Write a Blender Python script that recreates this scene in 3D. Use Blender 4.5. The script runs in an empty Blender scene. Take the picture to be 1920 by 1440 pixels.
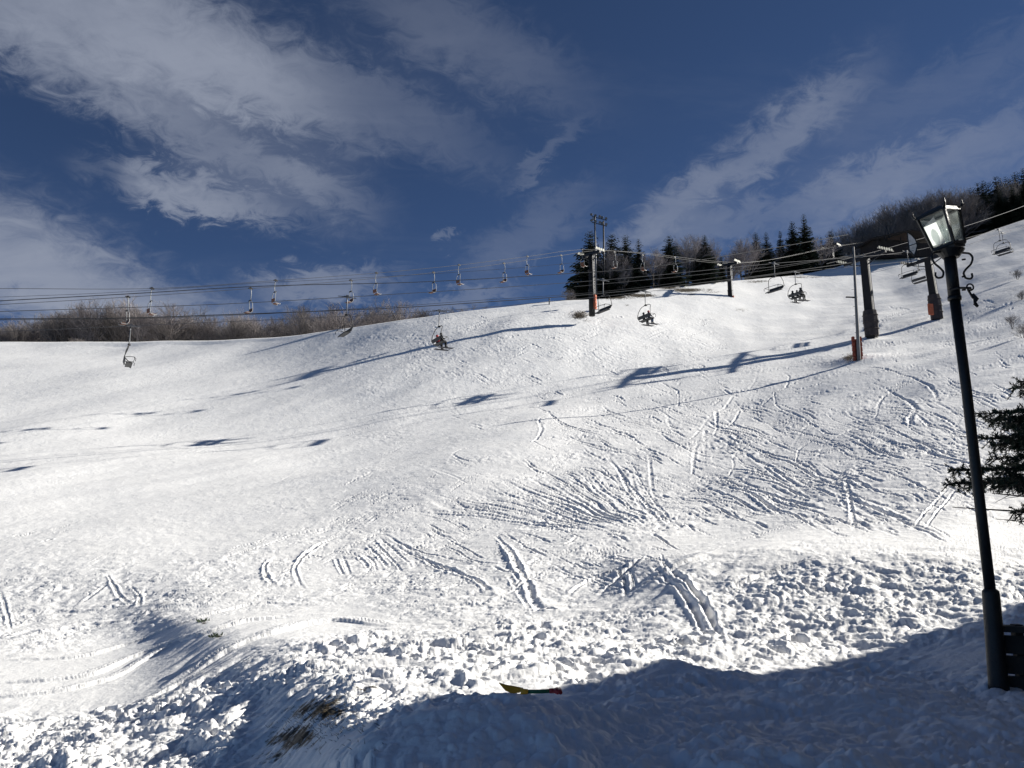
import bpy, math, random, time
import numpy as np
from mathutils import Vector, Matrix
T0 = time.time()
S = bpy.context.scene
C = S.collection
R = math.radians
# ------------------------------------------------------------------ camera, sky, sun, exposure
F = 1566.0
PITCH = R(10.0)
cp, sp = math.cos(PITCH), math.sin(PITCH)
cam_d = bpy.data.cameras.new("camera")
cam_d.sensor_width = 36.0
cam_d.lens = 36.0 * F / 1920.0
cam_d.clip_start = 0.1
cam_d.clip_end = 3000.0
cam = bpy.data.objects.new("camera", cam_d)
cam.location = (0, 0, 0)
cam.rotation_euler = (R(90) + PITCH, 0, 0)
C.objects.link(cam)
S.camera = cam
S.render.resolution_x, S.render.resolution_y = 1024, 768

SUN_AZ = R(70.0)          # to the right of the view direction (+Y)
SUN_EL = R(27.5)
sun_dir = Vector((math.sin(SUN_AZ) * math.cos(SUN_EL), math.cos(SUN_AZ) * math.cos(SUN_EL), math.sin(SUN_EL)))
sd = bpy.data.lights.new("sun", 'SUN')
sd.energy = 5.0
sd.angle = R(0.53)
sd.color = (1.0, 0.96, 0.88)
so = bpy.data.objects.new("sun", sd)
so.rotation_euler = sun_dir.to_track_quat('Z', 'Y').to_euler()
so.location = (40, 20, 60)
C.objects.link(so)

S.view_settings.view_transform = 'Standard'
S.view_settings.look = 'None'
S.view_settings.gamma = 1.0
S.view_settings.exposure = 0.74
SKY_STRENGTH = 0.05


class NT:
    """small helper for node trees"""
    def __init__(s, tree):
        s.t = tree
        s.n = tree.nodes
        s.l = tree.links

    def new(s, typ, **kw):
        n = s.n.new(typ)
        for k, v in kw.items():
            setattr(n, k, v)
        return n

    def link(s, a, b):
        s.l.new(a, b)

    def val(s, sock, v):
        if hasattr(v, 'is_linked') or isinstance(v, bpy.types.NodeSocket):
            s.link(v, sock)
        else:
            sock.default_value = v

    def math(s, op, a, b=None, c=None, clamp=False):
        n = s.new('ShaderNodeMath', operation=op)
        n.use_clamp = clamp
        s.val(n.inputs[0], a)
        if b is not None:
            s.val(n.inputs[1], b)
        if c is not None:
            s.val(n.inputs[2], c)
        return n.outputs[0]

    def mix(s, f, a, b, typ='MIX'):
        n = s.new('ShaderNodeMix', data_type='RGBA', blend_type=typ)
        s.val(n.inputs[0], f)
        s.val(n.inputs[6], a)
        s.val(n.inputs[7], b)
        return n.outputs[2]

    def ramp(s, f, stops):
        n = s.new('ShaderNodeValToRGB')
        cr = n.color_ramp
        while len(cr.elements) > 1:
            cr.elements.remove(cr.elements[-1])
        for i, (p, c) in enumerate(stops):
            e = cr.elements[0] if i == 0 else cr.elements.new(p)
            e.position = p
            e.color = c if len(c) == 4 else (*c, 1)
        s.val(n.inputs[0], f)
        return n.outputs[0]

    def noise(s, vec, scale, detail=4, rough=0.5, dist=0.0, out=0):
        n = s.new('ShaderNodeTexNoise')
        n.inputs['Scale'].default_value = scale
        n.inputs['Detail'].default_value = detail
        n.inputs['Roughness'].default_value = rough
        n.inputs['Distortion'].default_value = dist
        if vec is not None:
            s.link(vec, n.inputs['Vector'])
        return n.outputs[out]

    def mapr(s, f, a, b, c=0.0, d=1.0, smooth=True):
        n = s.new('ShaderNodeMapRange')
        n.interpolation_type = 'SMOOTHSTEP' if smooth else 'LINEAR'
        s.val(n.inputs[0], f)
        for i, v in enumerate((a, b, c, d)):
            n.inputs[1 + i].default_value = v
        return n.outputs[0]


def make_world():
    w = bpy.data.worlds.new("World")
    S.world = w
    w.use_nodes = True
    t = NT(w.node_tree)
    t.n.clear()
    out = t.new('ShaderNodeOutputWorld')
    bg = t.new('ShaderNodeBackground')
    sky = t.new('ShaderNodeTexSky', sky_type='NISHITA')
    sky.sun_disc = False
    sky.sun_elevation = SUN_EL
    sky.sun_rotation = SUN_AZ
    sky.altitude = 1400
    sky.air_density = 0.42
    sky.dust_density = 0.0
    sky.ozone_density = 4.5
    tc = t.new('ShaderNodeTexCoord')
    sx = t.new('ShaderNodeSeparateXYZ')
    t.link(tc.outputs['Generated'], sx.inputs[0])
    X, Y, Z = sx.outputs
    # azimuth and height of the direction, for cloud banks at their own bearing
    az = t.math('ARCTAN2', X, Y)
    el = t.math('ARCSINE', Z)
    # project on a cloud layer overhead so that streaks foreshorten as real cirrus does
    zc = t.math('MAXIMUM', t.math('ADD', Z, 0.12), 0.05)
    cx = t.math('DIVIDE', X, zc)
    cy = t.math('DIVIDE', Y, zc)
    cb = t.new('ShaderNodeCombineXYZ')
    t.link(cx, cb.inputs[0])
    t.link(cy, cb.inputs[1])
    rot = t.new('ShaderNodeMapping')
    rot.inputs['Rotation'].default_value = (0, 0, R(-28))
    rot.inputs['Scale'].default_value = (0.55, 1.5, 1)
    t.link(cb.outputs[0], rot.inputs[0])
    streak = t.noise(rot.outputs[0], 2.6, 10, 0.62, 0.5)
    dirn = t.new('ShaderNodeMapping')
    dirn.inputs['Rotation'].default_value = (0, R(12), 0)
    dirn.inputs['Scale'].default_value = (1, 1, 1.9)
    t.link(tc.outputs['Generated'], dirn.inputs[0])
    puff = t.noise(dirn.outputs[0], 9.0, 9, 0.58, 0.4)
    fine = t.noise(dirn.outputs[0], 30.0, 8, 0.66, 0.8)
    warp = t.math('MULTIPLY', t.math('SUBTRACT', puff, 0.5), 0.14)
    azw = t.math('ADD', az, warp)
    elw = t.math('ADD', el, t.math('MULTIPLY', t.math('SUBTRACT', fine, 0.5), 0.10))
    total = None
    for (px, py, rx, ry, ang, amp) in BANKS:
        dx, dy, dz = ray(px, py)
        a0 = math.atan2(dx, dy)
        e0 = math.asin(dz / math.sqrt(dx * dx + dy * dy + dz * dz))
        u = t.math('SUBTRACT', azw, a0)
        v = t.math('SUBTRACT', elw, e0)
        ca, sa = math.cos(R(ang)), math.sin(R(ang))
        p = t.math('DIVIDE', t.math('ADD', t.math('MULTIPLY', u, ca), t.math('MULTIPLY', v, sa)), rx / F)
        q = t.math('DIVIDE', t.math('SUBTRACT', t.math('MULTIPLY', v, ca), t.math('MULTIPLY', u, sa)), ry / F)
        r2 = t.math('ADD', t.math('MULTIPLY', p, p), t.math('MULTIPLY', q, q))
        g = t.math('MULTIPLY', t.math('EXPONENT', t.math('MULTIPLY', t.math('POWER', r2, 1.5), -0.8)), amp)
        total = g if total is None else t.math('ADD', total, g)
    tex = t.math('ADD', t.math('MULTIPLY', streak, 0.55), t.math('ADD', t.math('MULTIPLY', puff, 0.45), t.math('MULTIPLY', fine, 0.16)))
    tex = t.mapr(tex, 0.32, 0.88, 0.05, 1.30, False)
    dens = t.math('MULTIPLY', t.math('ADD', tex, 0.28), total)
    dens = t.math('SUBTRACT', 1.0, t.math('EXPONENT', t.math('MULTIPLY', dens, -1.05)))
    veil = t.math('MULTIPLY', t.mapr(streak, 0.5, 0.85, 0, 0.07), 1.0)
    dens = t.math('ADD', dens, veil)
    dens = t.math('MINIMUM', dens, 0.93)
    skyc = t.new('ShaderNodeHueSaturation')
    skyc.inputs['Saturation'].default_value = 1.0
    t.link(sky.outputs[0], skyc.inputs['Color'])
    cloud = t.new('ShaderNodeRGB')
    cloud.outputs[0].default_value = CLOUD_COL
    col = t.mix(dens, skyc.outputs[0], cloud.outputs[0])
    t.link(col, bg.inputs['Color'])
    bg.inputs['Strength'].default_value = SKY_STRENGTH
    t.link(bg.outputs[0], out.inputs[0])


def ray(px, py):
    """direction of an image point, with Y = 1"""
    u = (px - 960.0) / F
    v = (720.0 - py) / F
    d = cp - v * sp
    return u / d, 1.0 + 0 * d, (sp + v * cp) / d


def at(px, py, Y):
    x, y, z = ray(px, py)
    return Vector((x * Y, Y, z * Y))


def proj(P):
    X, Y, Z = P
    d = Y * cp + Z * sp
    v = (-Y * sp + Z * cp) / d
    return 960 + F * X / d, 720 - F * v


# cloud banks: bearing taken at (px, py), half sizes, tilt, weight
BANKS = [
    (220, 30, 330, 80, -10, .95), (120, 95, 230, 52, -12, .7), (420, 150, 230, 36, -14, .6), (330, 90, 200, 60, -10, .5),
    (375, 365, 130, 32, -6, .95), (330, 378, 80, 20, -4, .5), (470, 300, 190, 34, -14, .5), (600, 350, 120, 60, -20, .2),
    (0, 460, 190, 75, -20, .8), (100, 530, 240, 62, -10, .8), (250, 590, 200, 40, -3, .5),
    (600, 540, 110, 30, 8, .7), (850, 565, 110, 22, 10, .55), (700, 190, 240, 50, -18, .25),
    (1250, 400, 130, 30, 30, .32), (1390, 300, 210, 42, 28, .24), (1600, 360, 230, 38, 12, .28), (1780, 320, 260, 55, 14, .30),
    (1480, 250, 160, 34, 24, .3), (1300, 430, 120, 30, 10, .35), (1030, 290, 90, 16, 40, .2),
    (840, 60, 260, 60, -20, .25), (1000, 440, 140, 40, 30, .2), (832, 448, 16, 10, 30, .3), (1750, 180, 260, 40, 15, .12),
]
CLOUD_COL = (3.7, 4.1, 5.1, 1)
make_world()

# ------------------------------------------------------------------ materials
MATS = {}


def mat(name, col, rough=0.7, metal=0.0, var=0.15, scale=6.0, bump=0.0, bscale=30.0, spec=0.5, **kw):
    """principled material whose colour wanders with a noise; no two surfaces quite flat"""
    if name in MATS:
        return MATS[name]
    m = bpy.data.materials.new(name)
    m.use_nodes = True
    t = NT(m.node_tree)
    b = t.n['Principled BSDF']
    tc = t.new('ShaderNodeTexCoord')
    n = t.noise(tc.outputs['Object'], scale, 5, 0.6)
    d = tuple(max(0, c * (1 - var)) for c in col)
    l = tuple(min(1, c * (1 + var)) for c in col)
    c = t.ramp(n, [(0.3, d), (0.7, l)])
    t.link(c, b.inputs['Base Color'])
    b.inputs['Roughness'].default_value = rough
    b.inputs['Metallic'].default_value = metal
    b.inputs['Specular IOR Level'].default_value = spec
    if bump:
        bn = t.new('ShaderNodeBump')
        bn.inputs['Strength'].default_value = bump
        bn.inputs['Distance'].default_value = 0.02
        t.link(t.noise(tc.outputs['Object'], bscale, 5, 0.6), bn.inputs['Height'])
        t.link(bn.outputs[0], b.inputs['Normal'])
    MATS[name] = m
    return m


def snow_material():
    m = bpy.data.materials.new("snow")
    m.use_nodes = True
    t = NT(m.node_tree)
    b = t.n['Principled BSDF']
    tc = t.new('ShaderNodeTexCoord')
    P = tc.outputs['Object']
    at_ = t.new('ShaderNodeAttribute', attribute_name='earth')
    n1 = t.noise(P, 7.0, 8, 0.7)
    st = t.new('ShaderNodeMapping')
    st.inputs['Rotation'].default_value = (0, 0, R(35))
    st.inputs['Scale'].default_value = (1, 1.6, 1)
    t.link(P, st.inputs[0])
    n2 = t.noise(st.outputs[0], 3.0, 6, 0.65)
    e = t.math('ADD', at_.outputs['Fac'], t.math('MULTIPLY', t.math('SUBTRACT', t.math('ADD', t.math('MULTIPLY', n1, .5), t.math('MULTIPLY', n2, .5)), 0.5), 2.6))
    e = t.math('MULTIPLY', t.mapr(e, 0.45, 0.75), t.mapr(at_.outputs['Fac'], 0.05, 0.2))
    snow = t.ramp(t.noise(P, 0.35, 5, 0.5), [(0.3, (0.86, 0.855, 0.845)), (0.7, (0.91, 0.905, 0.895))])
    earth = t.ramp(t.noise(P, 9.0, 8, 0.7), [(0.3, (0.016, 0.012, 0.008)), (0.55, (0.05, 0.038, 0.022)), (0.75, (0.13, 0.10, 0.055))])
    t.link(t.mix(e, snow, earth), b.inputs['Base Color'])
    b.inputs['Roughness'].default_value = 0.65
    b.inputs['Specular IOR Level'].default_value = 0.25
    # fine crumb of the surface, finer close by
    bump = None
    for sc, dist, st_ in ((1.1, 0.30, 0.20), (4.0, 0.09, 0.20), (16.0, 0.022, 0.35), (55.0, 0.006, 0.35)):
        bn = t.new('ShaderNodeBump')
        bn.inputs['Strength'].default_value = st_
        bn.inputs['Distance'].default_value = dist
        t.link(t.noise(P, sc, 4, 0.6, 0.4), bn.inputs['Height'])
        if bump is not None:
            t.link(bump, bn.inputs['Normal'])
        bump = bn.outputs[0]
    t.link(bump, b.inputs['Normal'])
    return m


# ------------------------------------------------------------------ numeric helpers
def pchip(x, y, xi):
    x = np.asarray(x, float)
    y = np.asarray(y, float)
    h = np.diff(x)
    d = np.diff(y) / h
    m = np.zeros_like(x)
    for i in range(1, len(x) - 1):
        if d[i - 1] * d[i] > 0:
            w1, w2 = 2 * h[i] + h[i - 1], h[i] + 2 * h[i - 1]
            m[i] = (w1 + w2) / (w1 / d[i - 1] + w2 / d[i])
    m[0], m[-1] = d[0], d[-1]
    xi = np.clip(xi, x[0], x[-1])
    k = np.clip(np.searchsorted(x, xi) - 1, 0, len(x) - 2)
    t = (xi - x[k]) / h[k]
    h00 = 2 * t**3 - 3 * t**2 + 1
    h10 = t**3 - 2 * t**2 + t
    h01 = -2 * t**3 + 3 * t**2
    h11 = t**3 - t**2
    return h00 * y[k] + h10 * h[k] * m[k] + h01 * y[k + 1] + h11 * h[k] * m[k + 1]


def gblur(A, s0, s1):
    for ax, s in ((0, s0), (1, s1)):
        if s <= 0:
            continue
        r = int(3 * s) + 1
        k = np.exp(-0.5 * (np.arange(-r, r + 1) / s) ** 2)
        k /= k.sum()
        pad = [(0, 0), (0, 0)]
        pad[ax] = (r, r)
        B = np.pad(A, pad, mode='reflect', reflect_type='odd')
        out = np.zeros_like(A)
        for i, w in enumerate(k):
            sl = [slice(None), slice(None)]
            sl[ax] = slice(i, i + A.shape[ax])
            out += w * B[tuple(sl)]
        A = out
    return A


_rs = np.random.RandomState(7)
_ang = _rs.rand(256, 256) * 2 * np.pi
GX, GY = np.cos(_ang).astype(np.float32), np.sin(_ang).astype(np.float32)
JX, JY, JH = [_rs.rand(256, 256).astype(np.float32) for _ in range(3)]


def perlin(x, y):
    ix, iy = np.floor(x).astype(np.int32), np.floor(y).astype(np.int32)
    fx, fy = (x - ix).astype(np.float32), (y - iy).astype(np.float32)
    u = fx * fx * fx * (fx * (fx * 6 - 15) + 10)
    v = fy * fy * fy * (fy * (fy * 6 - 15) + 10)
    r = []
    for dy in (0, 1):
        for dx in (0, 1):
            a, b = (ix + dx) & 255, (iy + dy) & 255
            r.append(GX[a, b] * (fx - dx) + GY[a, b] * (fy - dy))
    return ((r[0] * (1 - u) + r[1] * u) * (1 - v) + (r[2] * (1 - u) + r[3] * u) * v) * 1.4


def clods(x, y, off=0):
    """rounded lumps of random height and width, one per cell"""
    ix, iy = np.floor(x).astype(np.int32), np.floor(y).astype(np.int32)
    out = np.zeros(x.shape, np.float32)
    for dy in (-1, 0, 1):
        for dx in (-1, 0, 1):
            a, b = (ix + dx + off) & 255, (iy + dy + off * 3) & 255
            cx, cy = ix + dx + JX[a, b], iy + dy + JY[a, b]
            h = JH[a, b] ** 2
            rr = 0.35 + 0.5 * JH[b, a]
            d2 = ((x - cx) ** 2 + (y - cy) ** 2) / rr ** 2
            out = np.maximum(out, (h * np.maximum(0, 1 - d2) ** .85).astype(np.float32))
    return out


# ------------------------------------------------------------------ the lie of the land
CREST = [(-800, 668), (-300, 650), (0, 642), (200, 640), (400, 637), (540, 630), (640, 618), (720, 606), (800, 594), (880, 582),
         (960, 572), (1040, 563), (1110, 560), (1180, 552), (1220, 542), (1300, 536), (1370, 527), (1440, 521), (1500, 515),
         (1562, 503), (1600, 491), (1650, 479), (1700, 474), (1760, 467), (1810, 451), (1860, 432), (1920, 412), (2100, 350),
         (2300, 300), (2800, 240)]
COLS = {
    -800: [(130,), (760, 96), (860, 72), (950, 55), (1050, 42), (1160, 31), (1300, 19.5), (1440, 13.5)],
    0: [(124,), (730, 89.5), (856, 63), (950, 48), (1050, 37), (1160, 27.5), (1230, 21.5), (1300, 17.5), (1440, 12.3)],
    240: [(121,), (723, 90), (835, 66), (930, 50), (1030, 38), (1110, 30), (1170, 25), (1230, 20.5), (1300, 16.5), (1440, 11.4)],
    380: [(117,), (718, 90), (820, 69), (920, 51), (1010, 39.5), (1080, 31), (1130, 25), (1160, 21.2), (1220, 18), (1300, 14.7), (1440, 10.6)],
    480: [(114,), (670, 101), (712, 90), (803, 72), (900, 54), (1000, 40), (1080, 30), (1140, 22.8), (1190, 18.1), (1250, 15.2), (1320, 12.9), (1440, 10.0)],
    560: [(110,), (665, 100), (707, 90), (797, 73), (900, 53), (1000, 39.5), (1080, 29), (1140, 22.0), (1200, 16.5), (1280, 12.4), (1350, 10.8), (1440, 9.0)],
    640: [(107,), (660, 98), (700, 90.5), (790, 74), (900, 53), (1000, 39), (1080, 28.5), (1140, 21.8), (1200, 16.5), (1300, 10.9), (1350, 9.1), (1440, 7.0)],
    800: [(104,), (630, 98), (665, 92), (700, 86), (770, 77), (900, 50), (1000, 37), (1070, 27.5), (1130, 21), (1200, 15.8), (1300, 10.2), (1440, 6.5)],
    960: [(107,), (600, 101), (640, 95), (700, 87), (747, 80), (800, 67), (900, 48), (1000, 34), (1060, 26), (1120, 20.5), (1200, 15), (1300, 9.9), (1440, 6.4)],
    1110: [(112,), (580, 104), (640, 95), (693, 89), (735, 83), (800, 67), (900, 46), (1000, 32), (1060, 25), (1130, 18.8), (1200, 14.6), (1300, 9.8), (1440, 6.4)],
    1240: [(122,), (600, 107), (693, 93), (760, 76), (850, 54), (950, 36.5), (1020, 26), (1050, 20.5), (1130, 16.6), (1200, 13.8), (1300, 9.6), (1440, 6.3)],
    1400: [(136,), (570, 124), (640, 107), (700, 92), (800, 63), (900, 42), (1000, 27), (1025, 21), (1080, 17.4), (1150, 14.8), (1220, 12.5), (1300, 9.5), (1440, 6.2)],
    1640: [(158,), (520, 146), (570, 127), (625, 105), (680, 76), (760, 54), (850, 38), (950, 27), (1008, 21), (1028, 17.6), (1100, 15.2), (1180, 13), (1240, 11.3), (1300, 9.3), (1440, 6.1)],
    1760: [(160,), (520, 140), (593, 113), (680, 71), (760, 49.5), (850, 35.5), (950, 25.5), (1006, 20.5), (1028, 17), (1100, 14.7), (1170, 12.7), (1230, 10.8), (1300, 8.9), (1440, 6.0)],
    1920: [(165,), (500, 122), (600, 86), (700, 56), (800, 40), (900, 29), (1000, 21.5), (1024, 17.5), (1100, 14.0), (1170, 11.7), (1250, 9.4), (1300, 8.4), (1440, 5.8)],
    2300: [(190,), (500, 92), (650, 54), (800, 34), (900, 26), (1000, 20.5), (1080, 18), (1170, 16.3), (1250, 11.4), (1300, 9.5), (1440, 6.2)],
    2800: [(200,), (500, 90), (650, 54), (800, 36), (900, 28), (1000, 22), (1080, 19), (1170, 16.8), (1250, 11.6), (1300, 9.6), (1440, 6.3)],
}
_cx = [c[0] for c in CREST]
_cy = [c[1] for c in CREST]


def crest(px):
    return pchip(_cx, _cy, px)


# the depth table hangs on a smoothed brow line, so that small steps of the skyline do not print down the slope
_qx = np.arange(-1200, 3201, 10.0)
_qc = gblur(crest(_qx)[:, None], 14, 0)[:, 0]


def brow(px):
    return np.interp(px, _qx, _qc)


T_LO = -0.09
NTT = 431
_tg = np.linspace(T_LO, 1, NTT)
_keys = sorted(COLS)
_L = []
for k in _keys:
    c0 = float(crest(np.array([k]))[0])
    ys = [c0] + [p[0] for p in COLS[k][1:]]
    Ys = [COLS[k][0][0]] + [p[1] for p in COLS[k][1:]]
    cb = float(brow(k))
    tt = [(y - cb) / (1440 - cb) for y in ys]
    if tt[0] > T_LO:
        g0 = (math.log(Ys[0]) - math.log(Ys[1])) / (tt[0] - tt[1])
        Ys.insert(0, math.exp(math.log(Ys[0]) + g0 * (T_LO - tt[0]) * .8))
        tt.insert(0, T_LO)
    _L.append(pchip(tt, np.log(Ys), _tg))
_L = np.array(_L)
_pg = np.arange(-800, 2801, 10.0)
LT = np.array([pchip(_keys, _L[:, j], _pg) for j in range(NTT)]).T
_a, _b = gblur(LT, 17, 5), gblur(LT, 4.5, 3.5)
_w = np.clip((_tg - .46) / .16, 0, 1)[None, :]
_w = _w * _w * (3 - 2 * _w)
LT = _a * (1 - _w) + _b * _w


def depthY(px, py):
    c = brow(px)
    t = (np.clip((py - c) / (1440 - c), T_LO, 1) - T_LO) / (1 - T_LO) * (NTT - 1)
    q = np.clip((px + 800) / 10.0, 0, len(_pg) - 1.001)
    i, j = q.astype(int), np.minimum(t.astype(int), NTT - 2)
    a, b = q - i, t - j
    L = (LT[i, j] * (1 - a) + LT[i + 1, j] * a) * (1 - b) + (LT[i, j + 1] * (1 - a) + LT[i + 1, j + 1] * a) * b
    Y = np.exp(L)
    # nearer than the lower edge: keep on at the same level
    over = py > 1440
    z1440 = ray(px, 1440.0)[2] * Y
    zz = ray(px, py)[2]
    return np.where(over, z1440 / np.minimum(zz, -0.05), Y)


# grid of the snow sheet: columns by bearing, rows by height of view; rows beyond the crest fall away behind it
STEP = 1.25
cols = np.concatenate([np.arange(-780, -60, 12.0), np.arange(-60, 1980, STEP), np.arange(1980, 2790, 12.0)])
NR = 800
frac = np.linspace(0, 1, NR)
PX = cols[:, None] + 0 * frac[None, :]
CR = crest(cols)[:, None]
PY = CR + (1470 - CR) * frac[None, :]
extra = np.array([1500, 1540, 1600, 1680, 1780, 1900, 2050, 2250, 2500.0])
PX = np.concatenate([PX, cols[:, None] + 0 * extra[None, :]], 1)
PY = np.concatenate([PY, 0 * cols[:, None] + extra[None, :]], 1)
YY = depthY(PX, PY)
rx_, _, rz_ = ray(PX, PY)
GXw, GYw, GZw = rx_ * YY, YY, rz_ * YY


def ground_at(px, py):
    Y = float(depthY(np.array([float(px)]), np.array([float(py)]))[0])
    return at(px, py, Y)


def surf(px, py):
    """where the line of an image point first meets the modelled surface, relief included"""
    i = int(np.clip(np.searchsorted(cols, px), 0, len(cols) - 1))
    zz = GZw[i] + REL[i]
    v = (-GYw[i] * sp + zz * cp) / (GYw[i] * cp + zz * sp)
    pyr = 720 - F * v
    ok = np.nonzero(pyr <= py)[0]
    j = int(ok[-1]) if len(ok) else 0
    return Vector((float(GXw[i, j]), float(GYw[i, j]), float(GZw[i, j] + REL[i, j])))


def ground_z(X, Y):
    a = X / Y
    lo, hi = None, None
    pys = np.linspace(200, 2400, 900)
    v = (720 - pys) / F
    pxs = 960 + F * a * (cp - v * sp)
    ok = pys >= crest(pxs)
    Ys = depthY(pxs, pys)
    Ys[~ok] = 1e9
    k = int(np.argmin(np.abs(Ys - Y)))
    return float(ray(pxs[k], pys[k])[2] * Y)


# masks drawn as polygons over the land, softened
MW, MH, MX0, MY0, MS = 360, 130, -800, 400, 10.0


def poly_mask(polys, blur=2.0):
    xs = MX0 + (np.arange(MW) + .5) * MS
    ys = MY0 + (np.arange(MH) + .5) * MS
    gx, gy = np.meshgrid(xs, ys, indexing='ij')
    M = np.zeros((MW, MH))
    for amp, poly in polys:
        ins = np.zeros((MW, MH), bool)
        n = len(poly)
        for i in range(n):
            x1, y1 = poly[i]
            x2, y2 = poly[(i + 1) % n]
            if y1 == y2:
                continue
            c = ((gy >= min(y1, y2)) & (gy < max(y1, y2)) & (gx < (x2 - x1) * (gy - y1) / (y2 - y1) + x1))
            ins ^= c
        M = np.where(ins, amp, M)
    return gblur(M, blur, blur)


def sample_mask(M, px, py):
    q = np.clip((px - MX0) / MS - .5, 0, MW - 1.001)
    r = np.clip((py - MY0) / MS - .5, 0, MH - 1.001)
    i, j = q.astype(int), r.astype(int)
    a, b = q - i, r - j
    return (M[i, j] * (1 - a) + M[i + 1, j] * a) * (1 - b) + (M[i, j + 1] * (1 - a) + M[i + 1, j + 1] * a) * b


clump_m = sample_mask(poly_mask([
    (0.10, [(-800, 900), (2800, 900), (2800, 1700), (-800, 1700)]),
    (0.42, [(300, 1060), (700, 960), (1200, 1010), (1260, 1040), (1000, 1170), (400, 1150)]),
    (0.45, [(-200, 1090), (200, 1050), (420, 1120), (300, 1180), (120, 1225), (-200, 1230)]),
    (0.80, [(1250, 1200), (1420, 1110), (1500, 1045), (1960, 1040), (2100, 1200), (1900, 1190), (1700, 1225), (1450, 1240), (1250, 1270)]),
    (0.45, [(1240, 1060), (1400, 1045), (1500, 1050), (1420, 1110), (1330, 1130)]),
    (0.60, [(620, 1160), (1100, 1150), (1400, 1150), (1400, 1240), (620, 1200)]),
    (1.25, [(520, 1215), (640, 1195), (1000, 1215), (1420, 1215), (1300, 1270), (1000, 1290), (760, 1300), (560, 1290)]),
    (1.0, [(-200, 1350), (150, 1335), (330, 1300), (480, 1230), (560, 1290), (480, 1480), (-200, 1480)]),
    (0.75, [(560, 1300), (1000, 1300), (1300, 1270), (1700, 1235), (2100, 1200), (2100, 1700), (480, 1700)]),
    (0.12, [(480, 1300), (560, 1300), (700, 1420), (560, 1480), (440, 1480)]),
]), PX, PY)
smooth_m = sample_mask(poly_mask([
    (1.0, [(-300, 1240), (130, 1232), (300, 1180), (390, 1150), (640, 1128), (760, 1150), (940, 1185), (640, 1175), (480, 1195), (330, 1285), (200, 1325), (-300, 1345)]),
    (0.9, [(560, 1060), (650, 1040), (665, 1080), (570, 1100)]),
    (0.9, [(860, 1015), (925, 1000), (950, 1030), (900, 1048)]),
    (0.8, [(1640, 1225), (1860, 1195), (1860, 1245), (1640, 1250)]),
    (1.0, [(905, 1292), (1070, 1292), (1080, 1335), (900, 1335)]),
], 1.2), PX, PY)
far_m = sample_mask(poly_mask([   # chopped-up snow of the slope, by how rough it is
    (0.55, [(-800, 400), (2800, 400), (2800, 1100), (-800, 1100)]),
    (0.14, [(-800, 640), (560, 640), (700, 800), (500, 1000), (-800, 1050)]),
    (1.05, [(640, 600), (1300, 560), (1380, 640), (1100, 720), (760, 720)]),
    (0.45, [(700, 720), (1250, 690), (1200, 780), (900, 880), (500, 900)]),
    (1.15, [(1050, 800), (1600, 690), (1800, 700), (1860, 1000), (1200, 1010), (900, 930)]),
    (0.8, [(1330, 540), (1600, 500), (1920, 430), (2800, 430), (2800, 700), (1600, 700), (1340, 700)]),
], 4), PX, PY)

CELL = np.abs(np.gradient(GYw, axis=1)) + 1e-3


def oct_(lam, amp, ang=0.0, stretch=1.0, seed=0.0, rid=False):
    ca, sa = math.cos(ang), math.sin(ang)
    u = (GXw * ca + GYw * sa) / (lam * stretch) + seed
    v = (-GXw * sa + GYw * ca) / lam + seed * 1.7
    n = perlin(u, v)
    if rid:
        n = 0.5 - np.abs(n) * 1.6
    fade = np.clip(lam / (2.5 * CELL) - 0.6, 0, 1)
    return n * amp * fade


near = np.clip(1 - (GYw - 10) / 45.0, 0, 1)
REL = oct_(22, 0.55, 0.5, 1.5, 3.1) * np.clip((GYw - 25) / 40, 0, 1)
REL = REL + oct_(9, 0.28, 0.9, 2.0, 5.3) * np.clip((GYw - 18) / 30, 0, 1)
REL = REL + oct_(5.0, 0.10, 0.35, 1.6, 8.3)
REL = REL + far_m * (oct_(3.2, 0.10, 1.1, 2.2, 1.3) + oct_(1.7, 0.035, 0.2, 2.6, 2.7) + oct_(0.9, 0.020, 0.3, 2.4, 4.1, True) + oct_(0.5, 0.020, 0.0, 3.0, 9.1) + oct_(0.28, 0.014, -0.3, 3.0, 19.1))
REL = REL + (1 - smooth_m) * (oct_(0.30, 0.014, 0.3, 1.3, 31.0) + oct_(0.13, 0.008, 0, 1, 33.0) + oct_(0.06, 0.005, 0, 1, 35.0))
wx = perlin(GXw * 1.3 + 11, GYw * 1.3) * 0.35
wy = perlin(GXw * 1.3, GYw * 1.3 + 23) * 0.35
k = np.minimum(clump_m, 1.0) * (1 - smooth_m) * (0.65 + 0.7 * np.clip(perlin(GXw / 1.7 + 40, GYw / 1.7) + 0.5, 0, 1))
strk = sample_mask(poly_mask([(1.0, [(1040, 790), (1500, 700), (1840, 720), (1860, 1005), (1250, 1005), (700, 1000), (760, 900)])], 5), PX, PY)
pt_n = .5 + np.clip(perlin(GXw / 3.1 + 71, GYw / 5.0), -.5, .8)
REL = REL + strk * pt_n * (oct_(0.55, 0.045, R(-62), 9.0, 61.3) + oct_(0.30, 0.030, R(-55), 9.0, 65.7) + oct_(0.42, 0.03, R(-72), 8.0, 68.1))
strl = sample_mask(poly_mask([(1.0, [(0, 660), (700, 640), (1250, 690), (1050, 790), (760, 900), (500, 1000), (0, 1040), (-300, 900)])], 6), PX, PY)
REL = REL + strl * (oct_(1.6, 0.05, R(48), 6.0, 81.3) + oct_(0.7, 0.022, R(42), 7.0, 85.7))
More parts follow.
